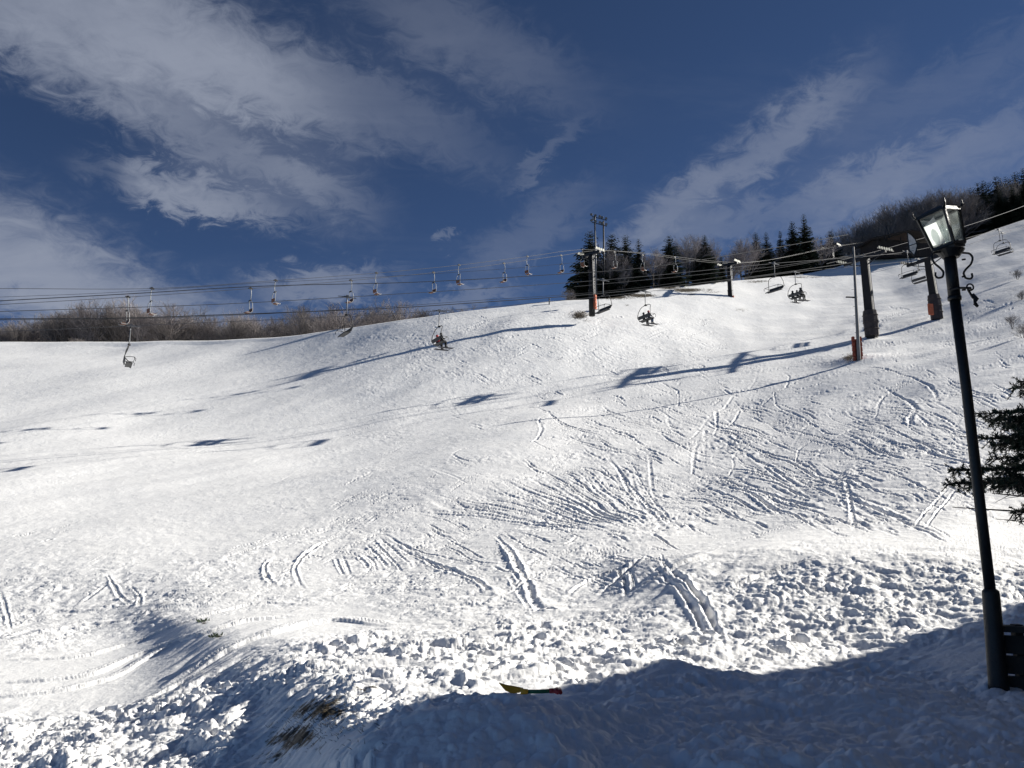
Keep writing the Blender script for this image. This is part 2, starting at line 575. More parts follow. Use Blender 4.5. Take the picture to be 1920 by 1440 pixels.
upr = sample_mask(poly_mask([(1.0, [(1420, 520), (1640, 470), (1920, 410), (2800, 300), (2800, 850), (1900, 800), (1700, 690), (1420, 660)]), (.5, [(1250, 600), (1420, 560), (1420, 720), (1250, 740)])], 5), PX, PY)
REL = REL + upr * (oct_(3.0, 0.20, R(20), 3.0, 51.3) + oct_(1.5, 0.085, R(12), 3.5, 55.7) + oct_(0.8, 0.04, R(25), 3.0, 58.1))
nearfade = np.clip((60 - GYw) / 30, 0, 1)
lump = 0.16 * clods((GXw + wx) / 0.62, (GYw + wy) / 0.62, 3) * np.clip(clump_m - .75, 0, 1) * 2
lump += 0.085 * clods((GXw + wx) / 0.33, (GYw + wy) / 0.33, 17)
lump += 0.07 * clods((GXw + wx) / 0.19, (GYw + wy) / 0.19, 41)
lump += 0.055 * clods((GXw + wx * .5) / 0.11, (GYw + wy * .5) / 0.11, 87) * np.clip((34 - GYw) / 12, 0, 1)
lump += 0.03 * clods(GXw / 0.06, GYw / 0.06, 120) * np.clip((22 - GYw) / 6, 0, 1)
lump = 0.12 * np.tanh(lump / 0.13)
REL = REL + k * nearfade * (lump + oct_(1.2, 0.08, 0, 1, 6.6) + oct_(0.45, 0.05, 0, 1, 7.7) + oct_(0.16, 0.022, 0, 1, 12.7) + oct_(0.07, 0.010, 0, 1, 2.2))
mid = np.clip(far_m * 0.55 * np.clip((GYw - 18) / 12, 0, 1) * np.clip((125 - GYw) / 30, 0, 1), 0, 1)
REL = REL + mid * (1 - smooth_m) * (.25 + 1.3 * np.maximum(0, perlin(GXw / 4, GYw / 4 + 9) + .2)) * (0.07 * clods(GXw / .45, GYw / .45, 29) + 0.08 * clods(GXw / .26, GYw / .26, 5) + .04 * clods(GXw / .15, GYw / .15, 77) * np.clip((50 - GYw) / 20, 0, 1))
# drag marks down the left bank
bank = sample_mask(poly_mask([(1.0, [(330, 1160), (420, 1170), (640, 1300), (700, 1400), (560, 1480), (380, 1480), (300, 1290)])], 2.5), PX, PY)
REL = REL + bank * (oct_(0.5, 0.05, R(62), 5.0, 13.1) + oct_(0.2, 0.035, R(62), 5.0, 3.9))
# V shaped face in the middle, its furrows
vface = sample_mask(poly_mask([(1.0, [(1050, 1135), (1240, 1035), (1500, 1035), (1330, 1160)])], 2.0), PX, PY)
REL = REL + vface * (oct_(0.6, 0.07, R(50), 5.0, 3.3) + oct_(0.25, 0.03, R(50), 4.0, 1.9))

GR = np.zeros(PX.shape, np.float32)      # ruts
BE = np.zeros(PX.shape, np.float32)      # what was thrown up beside them


def stamp_path(pts, width, depth, berm=0.5, rough=0.3, rnd=None):
    """a ski rut along a path over the land: groove with a thrown-up edge"""
    rnd = rnd or random.Random(1)
    pts = np.array(pts, float)
    seg = np.hypot(*np.diff(pts, axis=0).T)
    s = np.concatenate([[0], np.cumsum(seg)])
    n = max(3, int(s[-1] / 2.0))
    si = np.linspace(0, s[-1], n)
    if len(pts) > 2:
        xs, ys = pchip(s, pts[:, 0], si), pchip(s, pts[:, 1], si)
    else:
        xs, ys = np.interp(si, s, pts[:, 0]), np.interp(si, s, pts[:, 1])
    ph_ = rnd.random() * 6.28
    for q in range(n):
        x, y = xs[q], ys[q]
        if x < -55 or x > 1975:
            continue
        i = int(np.searchsorted(cols, x))
        c0 = CR[i, 0]
        fj = (y - c0) / (1470 - c0) * (NR - 1)
        if fj < 2 or fj > NR - 2:
            continue
        j = int(fj)
        D = GYw[i, j]
        end = min(1, 4 * q / n, 4 * (n - 1 - q) / n) if n > 6 else 1
        wob = math.sin(q * .13 + ph_) + .6 * math.sin(q * .31 + 2 * ph_)
        w = width * (1 + rough * .3 * wob + .1 * (rnd.random() - .5))
        dep = depth * end * max(.1, 1 + rough * .6 * math.sin(q * .09 + 3 * ph_) + .15 * (rnd.random() - .5))
        R_ = w * 2.2
        di = int(R_ * F / D / STEP) + 1
        dj = int(R_ / CELL[i, j]) + 1
        di, dj = min(di, 60), min(dj, 40)
        a, b = max(0, i - di), min(len(cols), i + di + 1)
        c, d = max(0, j - dj), min(NR, j + dj + 1)
        dist = np.hypot(GXw[a:b, c:d] - GXw[i, j], GYw[a:b, c:d] - GYw[i, j]) / w
        g = -dep * np.exp(-(dist * 1.4) ** 4)
        GR[a:b, c:d] = np.minimum(GR[a:b, c:d], g)
        bm = dep * berm * np.exp(-((dist - 1.25) / 0.45) ** 2)
        BE[a:b, c:d] = np.maximum(BE[a:b, c:d], bm)


PATHS = [
    ([(927, 1000), (945, 1022), (955, 1036), (965, 1057), (975, 1077), (990, 1103), (1000, 1133), (1017, 1152)], .24, .24),
    ([(948, 1078), (968, 1107), (980, 1128), (994, 1148)], .17, .12),
    ([(770, 1028), (813, 1060), (873, 1083), (907, 1103), (923, 1125)], .2, .13),
    ([(730, 1015), (790, 1046), (840, 1066), (880, 1090)], .2, .14),
    ([(690, 985), (760, 1022), (860, 1050), (950, 1062)], .2, .08),
    ([(640, 1036), (648, 1056), (656, 1078)], .15, .12), ([(628, 1040), (634, 1060), (644, 1078)], .15, .12),
    ([(660, 1036), (680, 1050), (695, 1072)], .15, .13), ([(672, 1034), (697, 1048), (708, 1072)], .15, .09),
    ([(683, 1018), (708, 1040), (727, 1062)], .15, .13), ([(697, 1013), (728, 1040), (757, 1074)], .15, .15),
    ([(710, 1008), (745, 1034), (772, 1062)], .15, .1), ([(850, 1015), (885, 1035), (912, 1048)], .14, .09),
    ([(835, 1020), (868, 1040), (905, 1058)], .14, .08),
    ([(940, 995), (975, 1020), (1000, 1035), (1030, 1050)], .15, .08),
    ([(515, 1045), (495, 1062), (498, 1082), (512, 1098)], .2, .17),
    ([(650, 1000), (600, 1022), (563, 1047), (552, 1070), (560, 1092), (570, 1104)], .2, .2),
    ([(1150, 1068), (1170, 1093), (1174, 1127)], .15, .15), ([(1172, 1062), (1186, 1090), (1192, 1110)], .12, .08),
    ([(1057, 1127), (1100, 1098), (1150, 1075), (1210, 1045)], .2, .14),
    ([(1117, 1127), (1150, 1098), (1180, 1070), (1215, 1042)], .2, .14),
    ([(1172, 1127), (1210, 1100), (1270, 1070), (1340, 1045)], .2, .1),
    ([(1237, 1036), (1246, 1062), (1280, 1092), (1313, 1127), (1332, 1160), (1357, 1215)], .17, .2),
    ([(1218, 1060), (1250, 1092), (1282, 1120), (1302, 1150), (1325, 1203)], .15, .15),
    ([(1795, 920), (1765, 957), (1728, 998)], .12, .1), ([(1780, 918), (1748, 952), (1705, 998)], .12, .1),
    ([(1575, 870), (1590, 925), (1602, 998)], .2, .14), ([(1560, 880), (1570, 930), (1600, 965)], .2, .1),
    ([(1690, 740), (1715, 770), (1705, 792), (1725, 800)], .4, .2), ([(1640, 720), (1700, 745), (1735, 790)], .4, .15),
    ([(1180, 880), (1195, 930), (1230, 975), (1250, 995)], .3, .14), ([(1100, 890), (1160, 940), (1225, 990)], .3, .12),
    ([(1020, 900), (1110, 950), (1215, 998)], .3, .12), ([(960, 910), (1060, 960), (1200, 1004)], .3, .1),
    ([(1290, 800), (1400, 850), (1480, 900), (1560, 960)], .35, .12), ([(380, 1060), (480, 1030), (560, 1000), (650, 985)], .2, .12),
    ([(0, 1110), (10, 1140), (20, 1180)], .15, .12), ([(200, 1080), (222, 1115), (245, 1135)], .17, .13),
    ([(245, 1100), (262, 1120), (258, 1140)], .17, .13), ([(150, 1130), (185, 1110), (200, 1095)], .2, .1),
    ([(1610, 690), (1560, 683), (1480, 690), (1350, 712)], .3, .1), ([(1620, 690), (1700, 705), (1750, 730), (1760, 760)], .35, .15),
    ([(1300, 1140), (1380, 1100), (1500, 1056), (1600, 1042)], .15, .1), ([(1350, 1120), (1420, 1085), (1490, 1060)], .12, .08),
]
r0 = random.Random(5)
for p, w, d in PATHS:
    w, d = w * .5, d * .48
    stamp_path(p, w, d, 0.45, 0.5, r0)
    if w < .3 and r0.random() < .5:
        pass
# everyday ski traces over the whole slope, running with the piste
rt = random.Random(11)


def flow(x, y):
    """slope of the traces in the view at a point"""
    if y < 640:
        return -0.28 + rt.uniform(-.15, .5)
    if x < 800:
        return rt.choice([-0.25, -0.32, -0.2, -0.12])
    if x < 1100:
        return rt.choice([-0.28, 0.35, 0.45, -0.2, -0.35])
    if x < 1700:
        return rt.choice([0.36, 0.42, 0.30, 0.25, -0.25]) if y > 760 else rt.choice([-0.2, -0.12, 0.35])
    return rt.choice([-0.18, 0.3, 0.5])


for q in range(34):        # traces fanning in to the foot of the slope
    f = q / 33
    x0, y0 = 760 + 420 * f + rt.uniform(-40, 40), 960 - 110 * f + rt.uniform(-14, 14)
    x1, y1 = 1130 + 130 * f + rt.uniform(-20, 20), 1004 - 14 * f + rt.uniform(-6, 6)
    wv = rt.uniform(.06, .12)
    stamp_path([(x0, y0), ((x0 + x1) / 2 - 10, (y0 + y1) / 2 - 8 + rt.uniform(-4, 4)), (x1, y1)], wv, wv * rt.uniform(.3, .8), .4, .5, rt)
for q in range(40):
    x0, y0 = rt.uniform(1250, 1700), rt.uniform(780, 930)
    L_ = rt.uniform(90, 220)
    x1, y1 = x0 + L_, min(y0 + L_ * rt.uniform(.22, .5), 1002)
    wv = rt.uniform(.06, .14)
    stamp_path([(x0, y0), ((x0 + x1) / 2, (y0 + y1) / 2 - rt.uniform(-14, 14)), (x1, y1)], wv, wv * rt.uniform(.4, .9), .4, .6, rt)
for q in range(9):        # long turns swinging across the piste
    x0, y0 = rt.uniform(1150, 1750), rt.uniform(680, 800)
    pts_ = []
    ph0, am, st_x = rt.uniform(0, 6.28), rt.uniform(8, 24), rt.uniform(-2.2, .6)
    for k2 in range(10):
        yy_ = y0 + k2 * rt.uniform(14, 18)
        pts_.append((x0 + st_x * k2 * 16 + am * math.sin(k2 * 1.25 + ph0) * (1 + k2 * .1), yy_))
    D_ = float(depthY(np.array([x0]), np.array([y0]))[0])
    stamp_path(pts_, .04 + D_ * .0011, .02 + D_ * .0004, .4, .8, rt)
for q in range(1600):
    z = rt.random()
    if z < .2:
        x, y = rt.uniform(700, 1350), rt.uniform(590, 720)
    elif z < .62:
        x, y = rt.uniform(1000, 1850), rt.uniform(720, 1000)
    elif z < .8:
        x, y = rt.uniform(500, 1250), rt.uniform(890, 1110)
    elif z < .9:
        x, y = rt.uniform(0, 900), rt.uniform(680, 1050)
    else:
        x, y = rt.uniform(1600, 1920), rt.uniform(560, 900)
    sl = flow(x, y)
    ln = rt.uniform(12, 60) * rt.choice([1, 1, 2.4]) * (0.55 if y < 760 else 1)
    bend = rt.uniform(-.35, .35) * ln
    dx = math.cos(math.atan(sl)) * ln
    dy = math.sin(math.atan(sl)) * ln
    p = [(x - dx / 2, y - dy / 2), (x, y + bend * .3), (x + dx / 2, y + dy / 2)]
    D = float(depthY(np.array([x]), np.array([y]))[0])
    w = (0.04 + D * 0.0012) * rt.uniform(.5, 1.3)
    dep = w * rt.uniform(.15, .55) * (.25 if x < 620 and y < 980 else 1) * (.6 if 620 < x < 900 and y < 900 else 1)
    stamp_path(p, w, dep, 0.45, 0.6, rt)
    if rt.random() < .45:
        o_ = rt.uniform(4, 9)
        stamp_path([(a_ + 2, b_ + o_) for a_, b_ in p], w, dep * .8, 0.45, 0.6, rt)
for (xa, ya, xb, yb, n_) in [(1030, 1160, 900, 1300, 16), (1330, 1205, 1010, 1262, 22), (1500, 1215, 1180, 1330, 24), (620, 1230, 900, 1225, 18),
                             (1700, 1240, 1300, 1400, 22), (1120, 1330, 760, 1400, 16), (1460, 1290, 1700, 1260, 14), (200, 1345, 420, 1300, 12)]:
    for q in range(n_):    # boot prints
        f = q / (n_ - 1)
        px_ = xa + (xb - xa) * f + rt.uniform(-4, 4)
        py_ = ya + (yb - ya) * f + 14 * math.sin(f * 5 + xa) + (5 if q % 2 else -5) + rt.uniform(-2, 2)
        stamp_path([(px_ - 4, py_), (px_ + 4, py_ + 1)], rt.uniform(.10, .14), rt.uniform(.07, .13), .35, .3, rt)
print('tracks', time.time() - T0)
REL = REL + GR + BE * (0.6 + 0.8 * np.clip(perlin(GXw / .35, GYw / .35) + .3, 0, 1))
# ridges left beside the groomed strip at the left
GR[:] = 0
BE[:] = 0


def ridge(pts, width, height):
    stamp_path(pts, width / 1.25, height, 1.0, 0.35, r0)


for pts, w, h in [
    ([(-50, 1240), (0, 1238), (133, 1233), (233, 1207), (393, 1147), (500, 1125), (633, 1133)], .14, .10),
    ([(-50, 1285), (0, 1283), (150, 1270), (267, 1223), (367, 1190), (467, 1160), (633, 1147)], .16, .14),
    ([(-50, 1308), (0, 1307), (100, 1297), (200, 1273), (300, 1220), (400, 1173)], .14, .12),
    ([(300, 1293), (367, 1250), (433, 1210), (500, 1183), (633, 1160), (760, 1172)], .2, .17),
    ([(240, 1330), (330, 1280), (400, 1245)], .12, .1),
]:
    ridge(pts, w * .7, h * .42)
REL = REL + BE - 0.4 * BE * 0
# a heap of shovelled snow in the shade at the lower middle, and snow banked round the lamp
for (px, py, r, h) in [(900, 1400, 1.0, .28), (1210, 1258, .6, .15), (1560, 1330, 1.0, .12),
                        (1611, 676, 2.5, .5), (1640, 640, 3.0, .4)]:
    g = ground_at(px, py)
    REL = REL + h * np.exp(-((GXw - g.x) ** 2 + (GYw - g.y) ** 2) / r ** 2)
REL *= np.clip(frac.tolist() + [1] * len(extra), 0, 1)[None, :] * 0 + 1
edge = np.clip(np.arange(PX.shape[1]) / 6.0, 0.35, 1)[None, :]
REL = REL * edge

EARTH = np.zeros(PX.shape, np.float32)
for (px, py, rx, ry, a) in [(600, 1345, 75, 28, .86), (550, 1395, 70, 38, .80), (690, 1310, 40, 14, .5), (515, 1430, 60, 30, .6),
                            (1086, 592, 20, 7, .9), (1100, 600, 14, 4, .6), (1590, 678, 14, 7, .8), (1597, 665, 20, 5, .5), (1645, 632, 18, 4, .4),
                            (1140, 556, 60, 5, 1.0), (1200, 553, 40, 4, 1.0), (1175, 570, 8, 3, .6), (1288, 545, 40, 5, 1.0), (1255, 540, 30, 4, .9),
                            (1296, 553, 14, 4, .7), (1390, 580, 22, 6, .55), (1332, 549, 30, 4, .6), (1345, 560, 30, 3, .5), (1420, 528, 40, 4, .7), (1500, 520, 40, 3, .7),
                            (1530, 521, 40, 3, .6), (1420, 560, 10, 2, .5), (1330, 545, 10, 3, .7), (1752, 600, 14, 4, .5), (1757, 612, 20, 6, .45),
                            (1905, 560, 30, 30, .42), (1912, 620, 26, 20, .40), (1890, 525, 30, 12, .35), (383, 1163, 10, 7, .7), (412, 1190, 12, 8, .6),
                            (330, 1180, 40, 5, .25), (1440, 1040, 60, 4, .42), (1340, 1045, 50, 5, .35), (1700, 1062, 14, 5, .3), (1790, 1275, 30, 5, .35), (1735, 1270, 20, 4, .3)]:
    EARTH = np.maximum(EARTH, a * np.exp(-(((PX - px) / rx) ** 2 + ((PY - py) / ry) ** 2)))

# rows behind the crest, from near the crest to far away
NB = 26
bk = np.linspace(0, 1, NB + 1)[1:][::-1]
Yc, Zc, ax_ = GYw[:, :1], (GZw + REL)[:, :1], rx_[:, :1]
Yb = Yc * (1 + 5.0 * bk[None, :] ** 2.2 + .02 * bk[None, :])
s_ = (Yb - Yc)
Zb = Zc - 0.10 * s_ - 0.0004 * s_ ** 2 * 0 - 0.6 * (1 - np.exp(-s_ / 4))
Zb = np.where(Zb < -40, -40, Zb)
VX = np.concatenate([ax_ * Yb, GXw], 1)
VY = np.concatenate([Yb, GYw], 1)
VZ = np.concatenate([Zb, GZw + REL], 1)
VE = np.concatenate([np.zeros(Yb.shape), EARTH], 1)
nc, nr = VX.shape
co = np.stack([VX, VY, VZ], -1).reshape(-1, 3).astype(np.float32)
idx = np.arange(nc * nr).reshape(nc, nr)
quads = np.stack([idx[:-1, :-1], idx[:-1, 1:], idx[1:, 1:], idx[1:, :-1]], -1).reshape(-1, 4).astype(np.int32)
me = bpy.data.meshes.new("ground")
me.vertices.add(len(co))
me.vertices.foreach_set('co', co.ravel())
me.loops.add(quads.size)
me.loops.foreach_set('vertex_index', quads.ravel())
me.polygons.add(len(quads))
me.polygons.foreach_set('loop_start', np.arange(0, quads.size, 4, dtype=np.int32))
me.polygons.foreach_set('use_smooth', np.ones(len(quads), bool))
me.update(calc_edges=True)
att = me.attributes.new('earth', 'FLOAT', 'POINT')
att.data.foreach_set('value', VE.astype(np.float32).ravel())
SNOW = snow_material()
me.materials.append(SNOW)
ground = bpy.data.objects.new("ground", me)
ground['kind'] = 'structure'
C.objects.link(ground)
print('ground', nc, nr, time.time() - T0)
print('normal up?', me.polygons[len(quads) // 2].normal[:])


# ------------------------------------------------------------------ mesh building
class MB:
    def __init__(s):
        s.v, s.f, s.m = [], [], []

    def add(s, vs, fs, mi=0):
        o = len(s.v)
        s.v += [tuple(p) for p in vs]
        s.f += [tuple(i + o for i in f) for f in fs]
        s.m += [mi] * len(fs)
        return s

    def box(s, c, size, rot=None, mi=0, taper=1.0):
        x, y, z = [q / 2 for q in size]
        vs = [Vector((a * x * (taper if d > 0 else 1), b * y * (taper if d > 0 else 1), d * z)) for d in (-1, 1) for b in (-1, 1) for a in (-1, 1)]
        if rot is not None:
            vs = [rot @ v for v in vs]
        c = Vector(c)
        return s.add([v + c for v in vs], [(0, 2, 3, 1), (4, 5, 7, 6), (0, 1, 5, 4), (2, 6, 7, 3), (0, 4, 6, 2), (1, 3, 7, 5)], mi)

    def bar(s, a, b, w, h=None, mi=0, up=Vector((0, 0, 1))):
        a, b = Vector(a), Vector(b)
        h = h or w
        d = (b - a)
        L = d.length
        if L < 1e-6:
            return s
        z = d / L
        x = up.cross(z)
        if x.length < 1e-3:
            x = Vector((1, 0, 0))
        x.normalize()
        y = z.cross(x)
        M = Matrix((x, y, z)).transposed()
        return s.box((a + b) / 2, (w, h, L), M, mi)

    def tube(s, pts, r, n=8, mi=0, cap=True):
        pts = [Vector(p) for p in pts]
        rs = r if isinstance(r, (list, tuple)) else [r] * len(pts)
        vs, fs = [], []
        ref = Vector((0, 0, 1))
        t0 = (pts[1] - pts[0]).normalized()
        if abs(t0.dot(ref)) > .9:
            ref = Vector((1, 0, 0))
        x = ref.cross(t0).normalized()
        for i, p in enumerate(pts):
            t = (pts[min(i + 1, len(pts) - 1)] - pts[max(i - 1, 0)])
            if t.length < 1e-9:
                t = t0
            t = t.normalized()
            x = (x - t * x.dot(t))
            x = x.normalized() if x.length > 1e-6 else Vector((1, 0, 0))
            y = t.cross(x)
            for k in range(n):
                a = 2 * math.pi * k / n
                vs.append(p + (x * math.cos(a) + y * math.sin(a)) * rs[i])
        for i in range(len(pts) - 1):
            for k in range(n):
                fs.append((i * n + k, i * n + (k + 1) % n, (i + 1) * n + (k + 1) % n, (i + 1) * n + k))
        if cap:
            fs.append(tuple(range(n))[::-1])
            fs.append(tuple((len(pts) - 1) * n + k for k in range(n)))
        return s.add(vs, fs, mi)

    def disc(s, c, ax, r, w, n=14, mi=0):
        ax = Vector(ax).normalized()
        c = Vector(c)
        return s.tube([c - ax * w / 2, c + ax * w / 2], r, n, mi)

    def build(s, name, mats, parent=None, smooth=False, bevel=0.0):
        me = bpy.data.meshes.new(name)
        me.from_pydata(s.v, [], s.f)
        if not isinstance(mats, (list, tuple)):
            mats = [mats]
        for m in mats:
            me.materials.append(m)
        if len(mats) > 1:
            me.polygons.foreach_set('material_index', s.m)
        if smooth:
            me.polygons.foreach_set('use_smooth', [True] * len(me.polygons))
        me.update()
        o = bpy.data.objects.new(name, me)
        C.objects.link(o)
        if parent is not None:
            o.parent = parent
        if bevel:
            b = o.modifiers.new('bevel', 'BEVEL')
            b.width = bevel
            b.segments = 2
            b.limit_method = 'ANGLE'
        return o


def thing(name, label, cat, loc=(0, 0, 0), rz=0.0, group=None):
    o = bpy.data.objects.new(name, None)
    o.empty_display_size = 0.3
    C.objects.link(o)
    o.location = loc
    o.rotation_euler = (0, 0, rz)
    o['label'] = label
    o['category'] = cat
    if group:
        o['group'] = group
    return o


def tag(o, label, cat, group=None):
    o['label'] = label
    o['category'] = cat
    if group:
        o['group'] = group
    return o


KIDS = {}


def dup(root, loc, rz=0.0, label=None, group=None, scale=None):
    r = root.copy()
    C.objects.link(r)
    r.location = loc
    r.rotation_euler = (0, 0, rz)
    if scale:
        r.scale = scale if isinstance(scale, (tuple, list)) else (scale,) * 3
    if label:
        r['label'] = label
    if group:
        r['group'] = group
    for ch in list(root.children):
        c = ch.copy()
        C.objects.link(c)
        c.parent = r
        for g in ch.children:
            d = g.copy()
            C.objects.link(d)
            d.parent = c
    return r


def hide_proto(root):
    for ch in list(root.children):
        for g in list(ch.children):
            bpy.data.objects.remove(g)
        bpy.data.objects.remove(ch)
    bpy.data.objects.remove(root)


steel_dark = mat('dark steel', (0.016, 0.016, 0.018), 0.55, 0.3, 0.3, 3)
steel_brown = mat('weathered brown steel', (0.013, 0.011, 0.011), 0.7, 0.2, 0.35, 1.2)
galv = mat('galvanised steel', (0.12, 0.123, 0.13), 0.45, 0.5, 0.2, 5)
pale_metal = mat('pale painted metal', (0.30, 0.31, 0.31), 0.5, 0.1, 0.12, 5)
seat_dark = mat('dark grey seat vinyl', (0.03, 0.031, 0.033), 0.6, 0, 0.3, 4)
seat_brown = mat('brown wooden seat', (0.16, 0.065, 0.035), 0.7, 0, 0.3, 8)
sheave_pale = mat('pale yellow sheave', (0.30, 0.30, 0.22), 0.5, 0, 0.15, 4)
cable_dark = mat('dark cable', (0.025, 0.026, 0.03), 0.6, 0.3, 0.2, 2)
cable_pale = mat('pale steel rope', (0.07, 0.07, 0.075), 0.5, 0.5, 0.2, 2)
pad_orange = mat('orange safety padding', (0.50, 0.13, 0.06), 0.8, 0, 0.25, 2.5, 0.4, 6)
pad_dull = mat('dull dark padding', (0.045, 0.035, 0.035), 0.8, 0, 0.35, 2.5, 0.4, 6)
concrete = mat('weathered concrete', (0.20, 0.19, 0.18), 0.85, 0, 0.25, 2.0, 0.3, 20)
black_paint = mat('black painted iron', (0.005, 0.006, 0.0065), 0.5, 0.0, 0.4, 5, 0.3, 30)
needle = mat('dark fir needles', (0.030, 0.046, 0.026), 0.8, 0, 0.45, 0.9)
needle2 = mat('fir needles', (0.040, 0.055, 0.030), 0.8, 0, 0.45, 0.9)
bark = mat('grey brown bark', (0.085, 0.068, 0.055), 0.9, 0, 0.35, 3)
twig = mat('bare brown twigs', (0.19, 0.168, 0.158), 0.9, 0, 0.3, 0.7)
twig2 = mat('bare grey twigs', (0.27, 0.24, 0.235), 0.9, 0, 0.3, 0.7)
birch = mat('pale birch bark', (0.38, 0.34, 0.29), 0.85, 0, 0.35, 4)

# ------------------------------------------------------------------ chairlift lines
dA = Vector((0.89, 0.456, 0)).normalized()
nA = Vector((dA.y, -dA.x, 0))                   # towards the camera
PA2 = Vector((-29.3, 64.8, 0))                  # far lane, going up
PA1 = PA2 + nA * 6.0                            # near lane, coming down
dB = Vector((0.73, 0.683, 0)).normalized()
nB = Vector((dB.y, -dB.x, 0))
PB1 = Vector((-23.0, 73.5, 0))
PB2 = PB1 + nB * 2.6


def on_line(P0, d, px, py):
    """where the line of an image point meets the upright plane of a lift line"""
    x, y, z = ray(px, py)
    # P0 + d t = s (x, 1)
    den = d.x - x * d.y
    t = (x * P0.y - P0.x) / den
    s = P0.y + d.y * t
    return Vector((x * s, s, z * s))


def lane(P0, d, pts, extend_l=40, extend_r=60):
    P = [on_line(P0, d, *q) for q in pts]
    a = P[0] + (P[0] - P[1]).normalized() * extend_l
    b = P[-1] + (P[-1] - P[-2]).normalized() * extend_r
    return [a] + P + [b]


def smooth_curve(P, n=12):
    t = [0.0]
    for i in range(1, len(P)):
        t.append(t[-1] + (P[i] - P[i - 1]).length)
    ti = np.unique(np.concatenate([np.linspace(t[i], t[i + 1], n) for i in range(len(P) - 1)]))
    c = [np.interp(ti, t, [p[k] for p in P]) for k in (0, 1)]
    zc = pchip(t, [p.z for p in P], ti)
    return [Vector((c[0][i], c[1][i], zc[i])) for i in range(len(ti))]


def cable(P, r, m, name, label, cat='cable', group=None):
    o = MB().tube(smooth_curve(P), r, 5).build(name, m)
    return tag(o, label, cat, group)


gA1 = [(651, 557), (1130, 525), (1451, 494), (1700, 472), (1872, 431)]
gA2 = [(245, 611), (824, 583), (1210, 547), (1491, 510), (1722, 486), (1880, 437)]
gB1 = [(285, 541), (517, 526), (706, 512), (861, 497), (989, 481), (1096, 468)]
gB2 = [(240, 557), (470, 541), (658, 526), (813, 511), (945, 494), (1052, 479)]
lA1 = lane(PA1, dA, [(0, 584), (420, 570)] + gA1, 20, 60)
lA2 = lane(PA2, dA, [(0, 622)] + gA2, 20, 60)
lB1 = lane(PB1, dB, [(0, 541)] + gB1 + [(1370, 494), (1562, 462)], 20, 20)
lB2 = lane(PB2, dB, [(0, 571)] + gB2 + [(1120, 470), (1385, 492), (1570, 462)], 20, 20)
cable(lA1, .024, cable_pale, 'haul_rope', 'pale steel haul rope of the wide-chair lift, near lane with the empty chairs', 'rope', 'lift haul ropes')
cable(lA2, .024, cable_pale, 'haul_rope', 'pale steel haul rope of the wide-chair lift, far lane carrying the riders', 'rope', 'lift haul ropes')
cable(lB1, .02, cable_dark, 'haul_rope', 'dark haul rope of the single-chair lift, upper lane against the sky', 'rope', 'lift haul ropes')
cable(lB2, .02, cable_dark, 'haul_rope', 'dark haul rope of the single-chair lift, lower lane against the sky', 'rope', 'lift haul ropes')
PT = PA2 + nA * 3.0
for pts, r, m, lab in [
    ([(0, 564), (240, 551), (480, 537), (780, 529), (1080, 512), (1180, 505), (1420, 470), (1590, 440)], .032, cable_dark, 'thick dark signal cable crossing the blue sky left of the floodlight mast'),
    ([(0, 598), (240, 596), (420, 590), (745, 577), (900, 567), (1105, 552), (1400, 520), (1600, 492)], .036, cable_dark, 'thick dark cable running just above the left tree line'),
    ([(0, 600), (240, 598), (420, 592), (745, 574), (900, 563), (1105, 549), (1400, 512), (1600, 478)], .018, cable_dark, 'thin dark cable sagging beside the thick one above the left tree line'),
    ([(0, 557), (180, 550), (300, 543), (480, 531), (660, 522), (1000, 500), (1100, 490)], .014, cable_dark, 'thin grey cable between the single-chair ropes'),
    ([(1560, 492), (1640, 472), (1700, 455), (1810, 424), (1920, 386), (2000, 350)], .028, cable_pale, 'pale cable rising past the lantern in front of the dark firs'),
    ([(1092, 536), (1260, 520), (1450, 500), (1600, 480), (1690, 476)], .018, cable_pale, 'pale cable in front of the fir row between the mast and the utility pole'),
]:
    P = [on_line(PT, dA, *q) for q in pts]
    a = P[0] + (P[0] - P[1]).normalized() * (15 if pts[0][0] == 0 else 1)
    cable([a] + P, r, m, 'overhead_cable', lab, 'cable', 'overhead cables of the lifts')


